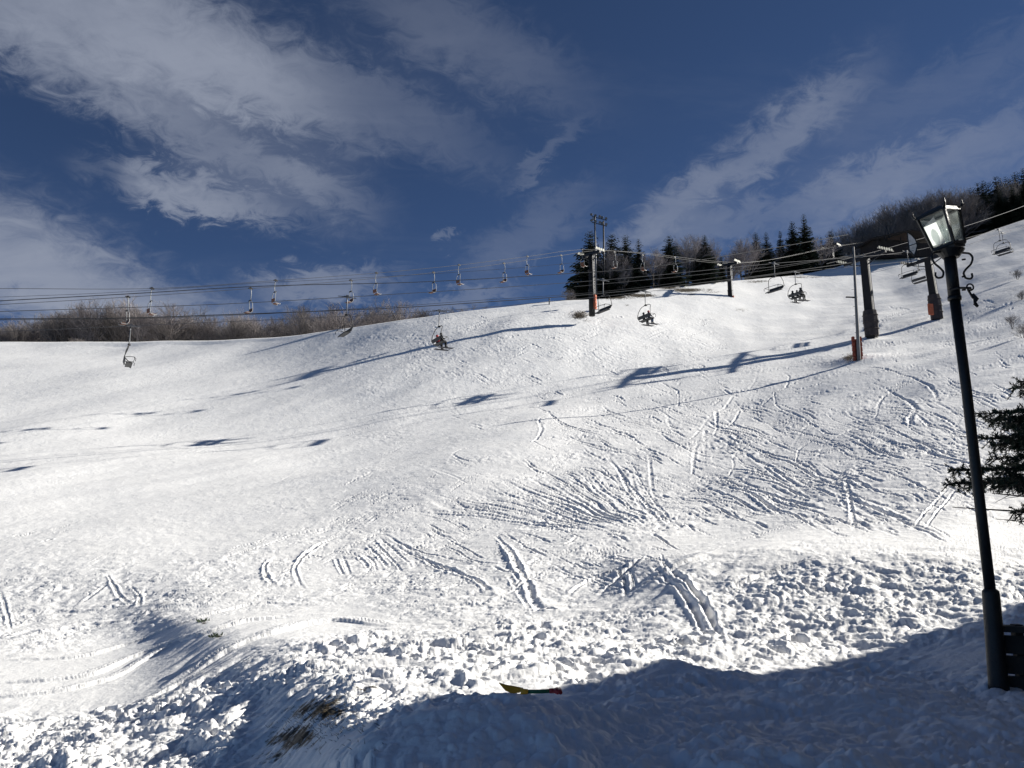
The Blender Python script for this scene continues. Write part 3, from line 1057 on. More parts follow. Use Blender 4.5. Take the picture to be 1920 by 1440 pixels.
# ---- chairs
def wide_chair():
    """four-seat chair; rope grip at the origin, travels and faces +x, seat across y"""
    t = thing('chairlift_chair', 'x', 'lift chair')
    b = MB()
    b.box((0, 0, 0), (.55, .12, .14))
    b.box((0, .03, .10), (.2, .16, .10))
    b.bar((-.75, 0, -.02), (-.2, 0, 0), .06)
    b.bar((.2, 0, 0), (.75, 0, -.02), .06)
    b.build('rope_grip', galv, t)
    MB().tube([(0, .0, -.05), (0, .06, -.4), (0, .06, -1.2), (0, .03, -1.42), (0, 0, -1.5)], .045, 8).build('hanger_arm', galv, t, True)
    b = MB()
    top, w = -1.52, 1.08
    b.box((0, 0, top), (.2, .3, .12))
    pts = [(.30, -w, -3.18), (-.05, -w - .05, -3.02), (-.30, -w - .06, -2.75), (-.22, -w, -2.2), (-.05, -w * .85, -1.72), (0, -w * .55, -1.56), (0, 0, top),
           (0, w * .55, -1.56), (-.05, w * .85, -1.72), (-.22, w, -2.2), (-.30, w + .06, -2.75), (-.05, w + .05, -3.02), (.30, w, -3.18)]
    b.tube(pts, .034, 7)
    b.build('bail_frame', steel_dark, t, True)
    b = MB()
    b.box((.06, 0, -3.12), (.46, 2.06, .07))
    b.box((.28, 0, -3.16), (.05, 2.10, .10))
    b.build('seat', seat_dark, t, bevel=.02)
    b = MB()
    rot = Matrix.Rotation(R(-14), 3, 'Y')
    b.box((-.27, 0, -2.82), (.06, 2.06, .36), rot)
    b.build('backrest', seat_dark, t, bevel=.02)
    b = MB()
    for sgn in (-1, 1):
        b.tube([(-.26, sgn * 1.06, -2.72), (.05, sgn * 1.07, -2.66), (.42, sgn * 1.06, -2.68), (.52, sgn * 1.04, -2.8), (.50, sgn * 1.0, -3.0)], .024, 6)
    b.tube([(.42, -1.06, -2.68), (.47, 0, -2.66), (.42, 1.06, -2.68)], .024, 6)
    b.build('restraint_bar', steel_dark, t, True)
    return t


def single_chair():
    t = thing('single_lift_chair', 'x', 'lift chair')
    b = MB()
    b.box((0, 0, 0), (.35, .1, .12))
    b.box((0, 0, .07), (.12, .14, .08))
    b.build('rope_grip', steel_dark, t)
    b = MB()
    b.tube([(0, 0, 0), (-.02, .10, -.25), (-.02, .14, -.6), (-.02, .08, -.95), (-.02, 0, -1.08)], .034, 7)
    b.build('hanger_arm', pale_metal, t, True)
    b = MB()
    b.box((0, 0, -1.10), (.10, .42, .08))
    b.build('cross_piece', steel_dark, t)
    b = MB()
    for sgn in (-1, 1):
        b.tube([(-.02, sgn * .18, -1.1), (-.10, sgn * .30, -1.35), (-.14, sgn * .31, -2.0), (.0, sgn * .30, -2.22), (.42, sgn * .29, -2.24), (.46, sgn * .28, -2.14)], .027, 7)
    b.build('side_frame', pale_metal, t, True)
    MB().box((.15, 0, -2.18), (.40, .56, .05)).build('seat', seat_brown, t)
    MB().box((-.16, 0, -1.94), (.05, .56, .34), Matrix.Rotation(R(-8), 3, 'Y')).build('backrest', seat_brown, t)
    return t


angA = math.atan2(dA.y, dA.x)
angB = math.atan2(dB.y, dB.x)
wc = wide_chair()
GW = 'wide dark chairs of the lift over the piste'
used = False
chairs2 = []
for P0, gs, ang, labs in [
    (PA1, gA1, angA + math.pi, ['empty dark wide chair tilted against the sky, seat just left of the red-jacketed riders pair',
                                'empty dark wide chair hanging in front of the base of the floodlight tower',
                                'empty dark wide chair right of the orange-padded slim pylon',
                                'empty dark wide chair hanging left of the second thick pylon, upper of the two there',
                                'empty dark wide chair at the right edge, the one tilted lowest right of the lantern']),
    (PA2, gA2, angA, ['empty dark wide chair seen side-on, leftmost over the snow',
                      'wide chair carrying a rider in red and one in dark clothes',
                      'wide chair carrying a dark-helmeted and a red-helmeted rider, right of the birches',
                      'wide chair carrying three dark riders, farthest right with people',
                      'empty dark wide chair just under the second thick pylon, lower of the two there',
                      'empty dark wide chair at the right edge, the higher and farther of the two'])]:
    for (px, py), lab in zip(gs, labs):
        L = on_line(P0, dA, px, py)
        if not used:
            o = wc
            o.location = L
            o.rotation_euler = (0, 0, ang)
            o['label'] = lab
            o['group'] = GW
            used = True
        else:
            o = dup(wc, L, ang, lab, GW)
        # wind and weight: each hangs a little differently
        k = hash_ = (px * 7 + py * 3) % 11 / 11.0 - .5
        o.rotation_euler = (R(k * 3), R(-3 if P0 is PA2 else 3) * k, ang)
        if P0 is PA2:
            chairs2.append(o)
sc = single_chair()
GS = 'brown single chairs of the upper lift'
used = False
B1L = ['single chair hanger at the far left in front of the highest bare trees, brown seat', 'brown single chair second from the left on the upper lane, over the left thicket gap',
       'brown single chair on the upper lane just right of the tilted empty wide chair', 'brown single chair of the upper lane in mid sky, right of two-rider chair',
       'brown single chair on the upper lane, last one before the floodlight mast']
B2L = ['single chair far left on the lower lane beside the highest bare trees', 'brown single chair on the lower lane over the dip in the left tree line',
       'brown single chair directly behind the grip of the tilted empty wide chair', 'brown single chair on the lower lane above the pair in the wide chair',
       'brown single chair on the lower lane facing the camera in mid sky', 'brown single chair on the lower lane nearest the floodlight mast']
extraB1 = [(1152, 485), (1290, 480)]
extraB2 = [(1212, 474), (1330, 486)]
for P0, gs, ang, labs in [(PB1, gB1[:-1], angB, B1L), (PB2, gB2, angB + math.pi, B2L)]:
    for (px, py), lab in zip(gs, labs):
        L = on_line(P0, dB, px, py)
        if not used:
            o = sc
            o.location = L
            o.rotation_euler = (0, 0, ang)
            o['label'] = lab
            o['group'] = GS
            used = True
        else:
            o = dup(sc, L, ang, lab, GS)


def lane_z(l, X):
    xs = [p.x for p in l]
    return float(np.interp(X, xs, [p.z for p in l]))


for P0, l, ang, pxs in [(PB1, lB1, angB, [(1093, 'pale-framed single chair hanging under the floodlight tower crossarm'), (1205, 'pale-framed single chair in front of the fourth fir from the left')]),
                        (PB2, lB2, angB + math.pi, [(1152, 'pale-framed single chair in front of the second fir behind the birch'), (1265, 'pale-framed single chair in front of the lone fir right of the first clump')])]:
    for px, lab in pxs:
        q = on_line(P0, dB, px, 480)
        q.z = lane_z(l, q.x)
        dup(sc, q, ang, lab, GS)


# ---- riders
def skinned(name, joints, edges, radii, root=0, sub=1):
    me = bpy.data.meshes.new(name)
    me.from_pydata(joints, edges, [])
    o = bpy.data.objects.new(name, me)
    C.objects.link(o)
    m = o.modifiers.new('skin', 'SKIN')
    for i, r in enumerate(radii):
        d = me.skin_vertices[0].data[i] if me.skin_vertices else None
        if d:
            d.radius = (r, r) if not isinstance(r, tuple) else r
            d.use_root = (i == root)
    s2 = o.modifiers.new('sub', 'SUBSURF')
    s2.levels = sub
    s2.render_levels = sub
    return o


def rider_mesh():
    J = [(0, 0, .12), (0, 0, .34), (-.02, 0, .54), (0, 0, .64), (.02, 0, .76), (.02, 0, .84),       # pelvis .. crown
         (0, .19, .54), (.06, .25, .33), (.26, .20, .26), (.34, .17, .28),                     # left shoulder, elbow, wrist, hand
         (0, -.19, .54), (.06, -.25, .33), (.26, -.20, .26), (.34, -.17, .28),
         (.05, .10, .10), (.46, .12, .10), (.50, .12, -.32), (.52, .12, -.42), (.68, .12, -.44),
         (.05, -.10, .10), (.46, -.12, .10), (.48, -.12, -.32), (.50, -.12, -.42), (.66, -.12, -.44)]
    E = [(0, 1), (1, 2), (2, 3), (3, 4), (4, 5), (2, 6), (6, 7), (7, 8), (8, 9), (2, 10), (10, 11), (11, 12), (12, 13),
         (0, 14), (14, 15), (15, 16), (16, 17), (17, 18), (0, 19), (19, 20), (20, 21), (21, 22), (22, 23)]
    Rr = [.15, .16, .15, .07, .10, .07, .09, .075, .055, .05, .09, .075, .055, .05,
          .11, .095, .075, .08, .06, .11, .095, .075, .08, .06]
    me = bpy.data.meshes.new('body')
    me.from_pydata(J, E, [])
    o = bpy.data.objects.new('body', me)
    C.objects.link(o)
    o.modifiers.new('skin', 'SKIN')
    sv = me.skin_vertices
    if not sv:
        try:
            me.skin_vertices  # created by the modifier on evaluation
        except Exception:
            pass
    if sv:
        for i, r in enumerate(Rr):
            sv[0].data[i].radius = (r, r)
            sv[0].data[i].use_root = (i == 0)
    else:
        a = me.attributes
        print('no skin layer', list(a.keys()))
    s2 = o.modifiers.new('sub', 'SUBSURF')
    s2.levels = 1
    dg = bpy.context.evaluated_depsgraph_get()
    dg.update()
    m2 = bpy.data.meshes.new_from_object(o.evaluated_get(dg))
    bpy.data.objects.remove(o)
    for p in m2.polygons:
        c = p.center
        p.use_smooth = True
        if c.z < -.28:
            p.material_index = 2
        elif c.z < .16 and (c.x > -.2):
            p.material_index = 1
        elif c.z > .66 and c.x > .05:
            p.material_index = 3
        else:
            p.material_index = 0
    return m2


RM = rider_mesh()
print('rider verts', len(RM.vertices))
jackets = {'red': mat('red jacket', (0.42, 0.02, 0.03), .8), 'black': mat('black jacket', (0.014, 0.015, 0.018), .8),
           'navy': mat('navy jacket', (0.022, 0.03, 0.075), .8)}
pants = {'black': mat('black trousers', (0.012, 0.012, 0.014), .85), 'blue': mat('blue trousers', (0.03, 0.06, 0.13), .85)}
boots = mat('ski boots', (0.02, 0.02, 0.022), .4)
skin_m = mat('skin', (0.5, 0.28, 0.2), .6)
ski_m = mat('ski topsheet', (0.05, 0.05, 0.06), .4)
helm = {'red': mat('red helmet', (0.45, 0.02, 0.025), .35), 'black': mat('black helmet', (0.015, 0.015, 0.018), .35)}


def rider(chair, y, jk, pt, hm, label, group=None, lean=0.0, sc_=1.0):
    t = thing('person', label, 'person', group=group)
    m = RM.copy()
    mi = [p.material_index for p in m.polygons]
    m.materials.clear()
    for q in (jackets[jk], pants[pt], boots, skin_m):
        m.materials.append(q)
    m.polygons.foreach_set('material_index', mi)
    b = bpy.data.objects.new('body', m)
    C.objects.link(b)
    b.parent = t
    h = MB()
    for i in range(6):
        a0, a1 = math.pi / 2 * i / 6, math.pi / 2 * (i + 1) / 6
        h.tube([(0, 0, .76 + .14 * math.sin(a0)), (0, 0, .76 + .14 * math.sin(a1))], [.135 * math.cos(a0), max(.005, .135 * math.cos(a1))], 12, cap=(i == 0))
    h.tube([(0, 0, .70), (0, 0, .762)], [.122, .135], 12)
    h.build('helmet', helm[hm], t, True)
    for sgn in (-1, 1):
        s_ = MB()
        s_.tube([(-.25, sgn * .12, -.50), (.2, sgn * .12, -.51), (1.15, sgn * .12, -.50), (1.32, sgn * .12, -.44)], [.035, .045, .045, .02], 6)
        s_.build('ski', ski_m, t)
    M = Matrix.Translation(chair.location) @ Matrix.Rotation(chair.rotation_euler.z, 4, 'Z')
    t.location = M @ Vector((.02, y, -3.08))
    t.rotation_euler = (R(lean), 0, chair.rotation_euler.z)
    t.scale = (sc_,) * 3
    return t


rider(chairs2[1], .55, 'red', 'black', 'red', 'person in a red jacket and red helmet riding at the far left of the chair')
rider(chairs2[1], -.45, 'black', 'black', 'black', 'person in black beside the red-jacketed rider on the same chair')
rider(chairs2[2], .45, 'navy', 'black', 'black', 'person in dark clothes and black helmet beside the red-helmeted rider')
rider(chairs2[2], -.42, 'navy', 'blue', 'red', 'person with a red helmet and blue trousers on the chair right of the birches')
rider(chairs2[3], .68, 'black', 'black', 'black', 'left of the three dark riders on one chair, a little apart', lean=3)
rider(chairs2[3], -.05, 'black', 'black', 'black', 'middle of the three dark riders on one chair', sc_=.9)
rider(chairs2[3], -.62, 'black', 'black', 'black', 'right and tallest of the three dark riders on one chair', sc_=1.08)


# ---- towers
def sheaves(b, c, d, n, r=.17, gap=.42, z=0.0):
    for i in range(n):
        p = Vector(c) + Vector(d) * (i - (n - 1) / 2) * gap
        b.disc(p, Vector((-d[1], d[0], 0)), r, .10, 12)


def lift_tower(name, label, base, top_z, r0, r1, d, arm, wheel, pad, padm, arm_off=0, lean=0.0, nw=4, group=None, square=False):
    """pylon > column, crossarm, two sheave trains, work ladder, padding"""
    d = Vector(d).normalized()
    n = Vector((d.y, -d.x, 0))
    t = thing(name, label, 'lift pylon', base, 0, group)
    H = top_z - base.z
    tip = Vector((0, 0, H)) - d * lean
    low = Vector((0, 0, -.8))
    b = MB()
    if square:
        b.tube([low, tip * .02, tip], [r0 * 1.3, r0 * 1.3, r1 * 1.3], 4)
        b.tube([tip * .98, tip * 1.0 + Vector((0, 0, .25))], r1 * 1.45, 4)
    else:
        b.tube([low, tip * .35, tip * .36, tip * .7, tip * .71, tip], [r0, r0 * .97, r0 * .9, r1 * 1.08, r1 * 1.0, r1], 14)
        for f in (.353, .705):
            b.tube([tip * f, tip * (f + .012)], r0 * 1.1, 14)
    b.build('column', steel_brown, t, not square)
    b = MB()
    a0, a1 = tip - n * arm[0] + Vector((0, 0, .12)), tip + n * arm[1] + Vector((0, 0, .12))
    b.bar(a0, a1, .28, .34)
    b.bar(tip - n * arm[0] * .5 + Vector((0, 0, .3)), tip + n * arm[1] * .5 + Vector((0, 0, .3)), .16, .2)
    for q, sgn in ((arm[0], -1), (arm[1], 1)):
        b.bar(tip + n * sgn * q * .9 + Vector((0, 0, .1)), tip + n * sgn * .3 + Vector((0, 0, -.8)), .10, .10)
        b.bar(tip + n * sgn * q * .8 + Vector((0, 0, .2)), tip + n * sgn * q * .8 + Vector((0, 0, 1.1)), .07, .07)
    b.build('crossarm', steel_dark, t)
    for q, sgn in ((arm[0], -1), (arm[1], 1)):
        c = tip + n * sgn * (q - .05) + Vector((0, 0, .30))
        bb = MB()
        bb.bar(c - d * nw * .24, c + d * nw * .24, .08, .14)
        s_ = bb.build('sheave_train', steel_dark, t)
        w = MB()
        sheaves(w, c + Vector((0, 0, .12)), d, nw)
        w.build('sheave', wheel, s_)
    b = MB()
    for sgn in (-1, 1):
        b.bar(n * r0 * 1.0 + d * (-.15 * sgn) + n * .08 + Vector((0, 0, .8)), tip + n * (r1 + .10) - d * .15 * sgn, .035)
    k_ = int(H / .35)
    for i in range(3, k_):
        f = i / k_
        c = tip * f + n * (r0 + (r1 - r0) * f + .10)
        b.bar(c - d * .15, c + d * .15, .025)
    b.build('ladder', galv, t)
    if pad:
        b = MB()
        b.tube([(0, 0, .15), (0, 0, pad * .5), (0, 0, pad)], [r0 + pad_t(padm), r0 + pad_t(padm) * 1.15, r0 + pad_t(padm)], 12)
        b.tube([(0, 0, pad * .5 - .03), (0, 0, pad * .5 + .03)], r0 + pad_t(padm) * 1.2, 12)
        b.build('padding', padm, t, True)
    return t


def pad_t(m):
    return .14


def zat(px, py, Y):
    return at(px, py, Y).z


GT = 'pylons of the two chairlifts'
# single-chair lift: three slim pylons
for px, bpy_, tpy, lab, pad, off in [(1110, 581, 478, 'dark slim lift pylon beside the floodlight mast, orange padding at foot', 1.9, -.2),
                                (1370, 571, 498, 'dark slim pylon in the gap between the fir groups, orange foot', 1.3, 0),
                                (1562, 520, 466, 'dark short lift pylon at the far end by the birches, orange pad on its right', 1.2, 0)]:
    q = on_line((PB1 + PB2) / 2, dB, px, bpy_)
    b_ = Vector((q.x, q.y, q.z))
    top = zat(px, tpy, q.y)
    tw = lift_tower('lift_pylon', lab, b_, top, .40 if px < 1200 else .38, .30, dB, (1.55, 1.55), sheave_pale, 0, pad_orange, nw=4, group=GT)
    # mat hung on the sunny side only
    bb = MB()
    for i in range(5):
        z0 = pad * i / 5
        bb.box((.40, -.12, z0 + pad / 10 + .05), (.30, .62, pad / 5 - .02), Matrix.Rotation(R(-20 + (i % 2) * 5), 3, 'Z'))
    bb.build('padding', pad_orange, tw, bevel=.04)

for px, bpy_, tpx, tpy, lab, pd in [(1635, 626, 1621, 486, 'thick brown leaning lift pylon standing behind the slim concrete utility pole', True),
                                (1757, 594, 1740, 488, 'thick leaning lift pylon just left of the lamp post, orange pad at foot', False)]:
    q = on_line((PA1 + PA2) / 2, dA, px, bpy_)
    top = on_line((PA1 + PA2) / 2, dA, tpx, tpy)
    base = Vector((q.x, q.y, q.z))
    lean = (base - top).dot(dA)
    w = 0.55 if px < 1700 else .50
    tw = lift_tower('lift_pylon', lab, base, top.z, w, w * .82, dA, (3.1, 3.1), sheave_pale if px < 1700 else steel_dark, 0, pad_dull, lean=max(0, lean), nw=6, group=GT, square=True)
    bb = MB()
    sl_ = (tw.location * 0) - dA * 0.0
    ax_l = -dA * (max(0, lean) / (top.z - base.z))
    bb.tube([ax_l * z_ + Vector((0, 0, z_)) for z_ in (-.3, .25, .9, 1.6, 2.4, 2.9)], [w * 1.5, w * 1.52, w * 1.55, w * 1.65, w * 1.55, w * 1.45], 9)
    for z_ in (.6, 1.4, 2.3):
        bb.tube([ax_l * z_ + Vector((0, 0, z_ - .03)), ax_l * z_ + Vector((0, 0, z_ + .03))], w * 1.72, 9)
    bb.build('padding', pad_dull, tw, bevel=.04)
    if px > 1700:
        MB().box((-1.2, -.9, .75), (.7, .3, 1.5), Matrix.Rotation(R(12), 3, 'Z')).build('padding', pad_orange, tw, bevel=.08)

# concrete utility pole in front of the thick pylon
ub = ground_at(1611, 681)
pt_ = at(1600, 463, ub.y)
t = thing('utility_pole', 'slim concrete utility pole with red-padded foot before the thick brown pylon', 'utility pole', ub)
H = pt_.z - ub.z
b = MB()
b.tube([(0, 0, -.5), (0, 0, 0), (pt_.x - ub.x, 0, H)], [.19, .19, .11], 12)
b.build('pole', concrete, t, True)
b = MB()
b.bar((pt_.x - ub.x - 1.0, -.2, H - 1.0), (pt_.x - ub.x + 1.0, .2, H - 1.0), .09)
for k_ in (-.8, -.3, .5, 1.0):
    k_ += pt_.x - ub.x
    b.tube([(k_, 0, H - .95), (k_, 0, H - .7)], .05, 8)
b.build('crossarm', galv, t)
MB().bar((-.9, -.1, H * .56), (.3, 0, H * .56), .12).build('bracket', steel_dark, t)
b = MB()
for k_ in range(14):
    z_ = 1.8 + k_ * .45
    b.bar((-.22 if k_ % 2 else .0, 0, z_), (0.0 if k_ % 2 else .22, 0, z_), .03)
b.build('step_iron', steel_dark, t)
# padding wrapped round its foot
b = MB()
for i in range(5):
    for sgn in (-1, 1):
        b.box((sgn * (.36 - .02 * i * 0 + (.0 if i else -.06)), .22, .45 + i * .52), (.26, .34, .50), Matrix.Rotation(R(-4 * sgn), 3, 'Y'))
b.box((0, .34, 1.4), (.6, .12, 2.3))
b.build('padding', mat('dull red padding', (0.26, 0.055, 0.03), .85, 0, .3, 2.5, .4, 6), t, bevel=.06)

# floodlight mast beside the first slim pylon
fb = at(1119, 585, 122)
t = thing('floodlight_mast', 'tall twin-pole floodlight mast with rows of lamps above the firs', 'floodlight mast', fb)
z1, z2 = zat(1116, 404, 122) - fb.z, zat(1132, 412, 122) - fb.z
x2 = at(1132, 412, 122).x - fb.x
MB().tube([(0, 0, -.5), (-.05, 0, z1)], [.16, .12], 10).build('pole', galv, t, True)
MB().tube([(x2 - .1, .6, 0), (x2, .5, z2)], [.15, .11], 10).build('pole', steel_dark, t, True)
b = MB()
for zz in (z1 - .15, z1 - 1.1):
    b.bar((-.5, 0, zz), (x2 + .5, .5, zz - .45), .09)
b.build('lamp_bar', steel_dark, t)
for row, zz in enumerate((z1 + .12, z1 - .82)):
    for i in range(5):
        f = i / 4
        c = Vector((-.45 + (x2 + .9) * f, .45 * f - .1, zz - .45 * f))
        m_ = MB()
        ax = Vector((-.5 + .3 * (i % 3), -.8, -.35)).normalized()
        m_.tube([c, c + ax * .16, c + ax * .34], [.09, .17, .21], 10)
        fl = m_.build('floodlight', steel_dark, t, True)
        MB().disc(c + ax * .345, ax, .19, .015, 10).build('lens', mat('lamp lens', (0.10, 0.11, 0.12), .15, 0, .2, 4), fl)
b = MB()
b.box((-.28, 0, z1 - .55), (.28, .3, .42))
b.build('junction_box', pale_metal, t)

# ---- lift station on the brow behind the lantern
sc0 = at(1700, 476, 150)
dk = mat('dark stained timber', (0.022, 0.016, 0.013), .85, 0, .4, 2.0, .3, 10)
br = mat('brown roof underside boards', (0.10, 0.055, 0.03), .8, 0, .35, 3.0, .3, 10)
t = thing('lift_station', 'dark timber lift station with a long low gabled roof behind the lantern', 'building', sc0, R(8))
sw = 7.0
b = MB()
b.box((0, 2.4, 1.1), (2 * sw - 1, 4.2, 2.6))
b.build('wall', dk, t)
b = MB()
for (xa, xb, za, zb) in ((-sw - .6, .6, 2.2, 4.3), (.6, sw + .4, 4.3, 3.9)):
    for y0 in (-.4,):
        vs = [(xa, -1.0, za), (xb, -1.0, zb), (xb, 5.4, zb), (xa, 5.4, za), (xa, -1.0, za + .2), (xb, -1.0, zb + .2), (xb, 5.4, zb + .2), (xa, 5.4, za + .2)]
        b.add(vs, [(0, 3, 2, 1), (4, 5, 6, 7), (0, 1, 5, 4), (1, 2, 6, 5), (2, 3, 7, 6), (3, 0, 4, 7)])
b.build('roof', dk, t)
b = MB()
b.add([(-.3, -.4, 3.95), (.5, -.4, 3.9), (.5, -.4, 2.5), (-3.6, -.4, 2.6), (-3.0, -.4, 3.0)], [(0, 4, 3, 2, 1)])
b.add([(-.3, -.36, 3.95), (.5, -.36, 3.9), (.5, -.36, 2.5), (-3.6, -.36, 2.6), (-3.0, -.36, 3.0)], [(0, 1, 2, 3, 4)])
b.build('gable_board', br, t)
b = MB()
for k_ in range(7):
    b.bar((-3.4 + k_ * .55, -.46, 2.6 + k_ * .02), (-2.6 + k_ * .5, -.46, min(3.9, 3.1 + k_ * .16)), .06)
b.bar((-3.8, -.5, 2.62), (.6, -.5, 2.5), .12)
b.build('truss', br, t)
for x_ in (-6.2, -4.6, -1.5, 2.0, 5.5):
    MB().bar((x_, -.8, -.5), (x_, -.8, 2.9), .14).build('post', dk, t)
b = MB()
b.bar((-4.8, -.9, 2.5), (-4.3, -.9, 5.0), .12)
b.bar((-3.8, -.9, 2.5), (-4.3, -.9, 5.0), .12)
b.build('lattice', steel_dark, t)

# pale kite-shaped panel carried by the second pylon's arm
kp = on_line(PA1, dA, 1714, 479)
kp = at(1714, 479, kp.y)
s_ = kp.y / F
pan = [(0, 0), (-8.5, 11), (-9.5, 34), (-9.5, 48), (-1.5, 41), (5.5, 32), (7.5, 20), (4, 9)]
t = thing('wind_panel', 'pale weathered kite-shaped panel with dark crossbar standing left of the lantern', 'panel', kp)
b = MB()
fr = [Vector((x * s_, 0, y * s_)) for x, y in pan]
bk2 = [v + Vector((0.02, .06, 0)) for v in fr]
n = len(fr)
b.add(fr + bk2, [tuple(range(n))[::-1], tuple(range(n, 2 * n))] + [(i, (i + 1) % n, n + (i + 1) % n, n + i) for i in range(n)])
b.build('panel_sheet', mat('weathered pale sheet', (0.62, 0.58, 0.53), .7, 0, .4, 1.5), t)
b = MB()
for i in range(n):
    b.bar(fr[i], fr[(i + 1) % n], .09)
b.bar(Vector((-15 * s_, -.05, 17 * s_)), Vector((8 * s_, -.05, 25 * s_)), .07)
b.bar(Vector((-10 * s_, -.05, 11 * s_)), Vector((0, -.05, -2 * s_)), .09)
b.bar(Vector((6 * s_, -.05, 12 * s_)), Vector((0, -.05, -2 * s_)), .09)
b.build('panel_frame', steel_dark, t)
print('lifts', time.time() - T0)


# ------------------------------------------------------------------ trees
def conifer_proto(seed, dens=1.0, wide=.25, lean=0.0, gap=0.0):
    """unit-high fir: trunk + drooping whorls of needle sprays; returns trunk and crown builders"""
    r = random.Random(seed)
    tr = MB()
    tr.tube([(0, 0, -.06), (0, 0, .3), (.003, 0, .7), (0, 0, .985)], [.017, .013, .007, .001], 7)
    cr = MB()
    nwh = int(40 * dens)
    for w in range(nwh):
        f = (w + r.random() * .5) / nwh
        z = .07 + .93 * f
        L = wide * 1.02 * (1 - f) ** .78 * r.uniform(.8, 1.12) + .010
        nb = int(13 - 5 * f)
        a0 = r.random() * 6.28
        for k_ in range(nb):
            a = a0 + 6.283 * k_ / nb + r.uniform(-.25, .25)
            l = L * r.uniform(.62, 1.12)
            if r.random() < gap:
                continue
            droop = r.uniform(.10, .42) * (1 - f * .9)
            dx, dy = math.cos(a), math.sin(a)
            zt = z + (-droop * l if f < .85 else l * .6)
            ns = max(3, int(8 * l / wide + 2))
            px_, py_ = -dy, dx
            for s in range(ns):
                g = (s + .6) / ns
                c = (dx * l * g, dy * l * g, z + (zt - z) * g ** 1.2 + (.02 * g * g if f < .8 else 0))
                hw = l * .34 * (1 - g * .72) * r.uniform(.7, 1.25)
                for sg in (-1, 1):
                    tip = (c[0] + (px_ * sg * hw + dx * hw * .7), c[1] + (py_ * sg * hw + dy * hw * .7), c[2] - hw * r.uniform(.1, .55))
                    wd = l * .16 * r.uniform(.6, 1.2)
                    cr.add([(c[0] - dx * wd, c[1] - dy * wd, c[2] + .002), tip, (c[0] + dx * wd, c[1] + dy * wd, c[2] - wd * .6), (c[0], c[1], c[2] + wd * .45)],
                           [(0, 1, 2), (0, 3, 1)])
            tipp = (dx * l * 1.1, dy * l * 1.1, zt - .002)
            cr.add([(dx * l * .75 - px_ * l * .07, dy * l * .75 - py_ * l * .07, zt + .006), tipp, (dx * l * .75 + px_ * l * .07, dy * l * .75 + py_ * l * .07, zt + .004)], [(0, 1, 2)])
    return tr, cr


def mesh_of(b, name, m):
    me = bpy.data.meshes.new(name)
    me.from_pydata(b.v, [], b.f)
    me.materials.append(m)
    me.update()
    return me


CON = []
for i, (dn, wd, gp) in enumerate([(1.0, .24, .04), (1.0, .20, .10), (.9, .27, .06), (1.1, .17, .05), (.9, .30, .02)]):
    a, b_ = conifer_proto(100 + i, dn, wd, 0, gp)
    CON.append((mesh_of(a, 'trunk', bark), mesh_of(b_, 'crown', needle if i % 2 == 0 else needle2)))


def bare_proto(seed, spread=.5, tw=1.0, birchy=False, bush=False):
    r = random.Random(seed)
    tr, cr = MB(), MB()

    def seg(b, p, q, r0, r1, n=3):
        b.tube([p, q], [r0, r1], n, cap=False)

    def grow(p, d, l, rad, lev):
        steps = 3 if lev < 3 else 2
        q = p
        for s in range(steps):
            d = (d + Vector((r.uniform(-1, 1), r.uniform(-1, 1), r.uniform(-.2, .7))) * (.14 if lev < 2 else .24)).normalized()
            q2 = q + d * l / steps
            r2 = rad * (1 - .28 * (s + 1) / steps)
            seg(tr if lev < 2 else cr, q, q2, rad * (1 - .28 * s / steps), r2, 5 if lev < 2 else 3)
            q = q2
            if lev < 5 and (lev > 0 or s > 0 or bush):
                nb = r.choice([1, 2, 2]) if lev < 3 else 2
                for k_ in range(nb):
                    ax = Vector((r.uniform(-1, 1), r.uniform(-1, 1), r.uniform(-.5, .5))).normalized()
                    dd = (d + ax * r.uniform(.5, 1.0) * (spread * 1.6 if lev < 2 else 1.0)).normalized()
                    grow(q, dd, l * r.uniform(.52, .74), rad * .5, lev + 1)
        if lev < 5:
            grow(q, d, l * .6, rad * .55, lev + 1)
    stems = 3 if (birchy or bush) else 1
    for s in range(stems):
        a = s * 2.1 + r.random()
        d = Vector((math.cos(a) * .2 * (stems > 1), math.sin(a) * .2 * (stems > 1), 1)).normalized()
        grow(Vector((math.cos(a) * .02 * (stems > 1), math.sin(a) * .02 * (stems > 1), -.05)), d, .36 if not bush else .3, .016 if stems == 1 else .011, 0 if not bush else 1)
    zs = max(v[2] for v in cr.v)
    for bb in (tr, cr):
        bb.v = [(x / zs, y / zs, z / zs) for x, y, z in bb.v]
    return tr, cr


BARE, BIRCH, BUSH = [], [], []
for i in range(5):
    a, b_ = bare_proto(20 + i, .55)
    BARE.append((mesh_of(a, 'trunk', bark), mesh_of(b_, 'crown', twig)))
for i in range(3):
    a, b_ = bare_proto(50 + i, .28, birchy=True)
    BIRCH.append((mesh_of(a, 'trunk', birch), mesh_of(b_, 'crown', twig2)))
for i in range(2):
    a, b_ = bare_proto(70 + i, .6, bush=True)
    BUSH.append((mesh_of(a, 'trunk', bark), mesh_of(b_, 'crown', twig)))
BARE_PALE = []
for tm, cm in BARE:
    c2 = cm.copy()
    c2.materials.clear()
    c2.materials.append(twig2)
    BARE_PALE.append((tm, c2))
print('bare faces', [len(x[1].polygons) for x in BARE], 'con', [len(x[1].polygons) for x in CON])

rr_ = random.Random(3)


def plant(proto, name, loc, h, w, label, cat, group=None, rz=None):
    t = thing(name, label, cat, loc, rr_.uniform(0, 6.28) if rz is None else rz, group)
    t.scale = (w * h, w * h, h)
    for nm, me_ in zip(('trunk', 'crown'), proto):
        o = bpy.data.objects.new(nm, me_)
        C.objects.link(o)
        o.parent = t
    return t


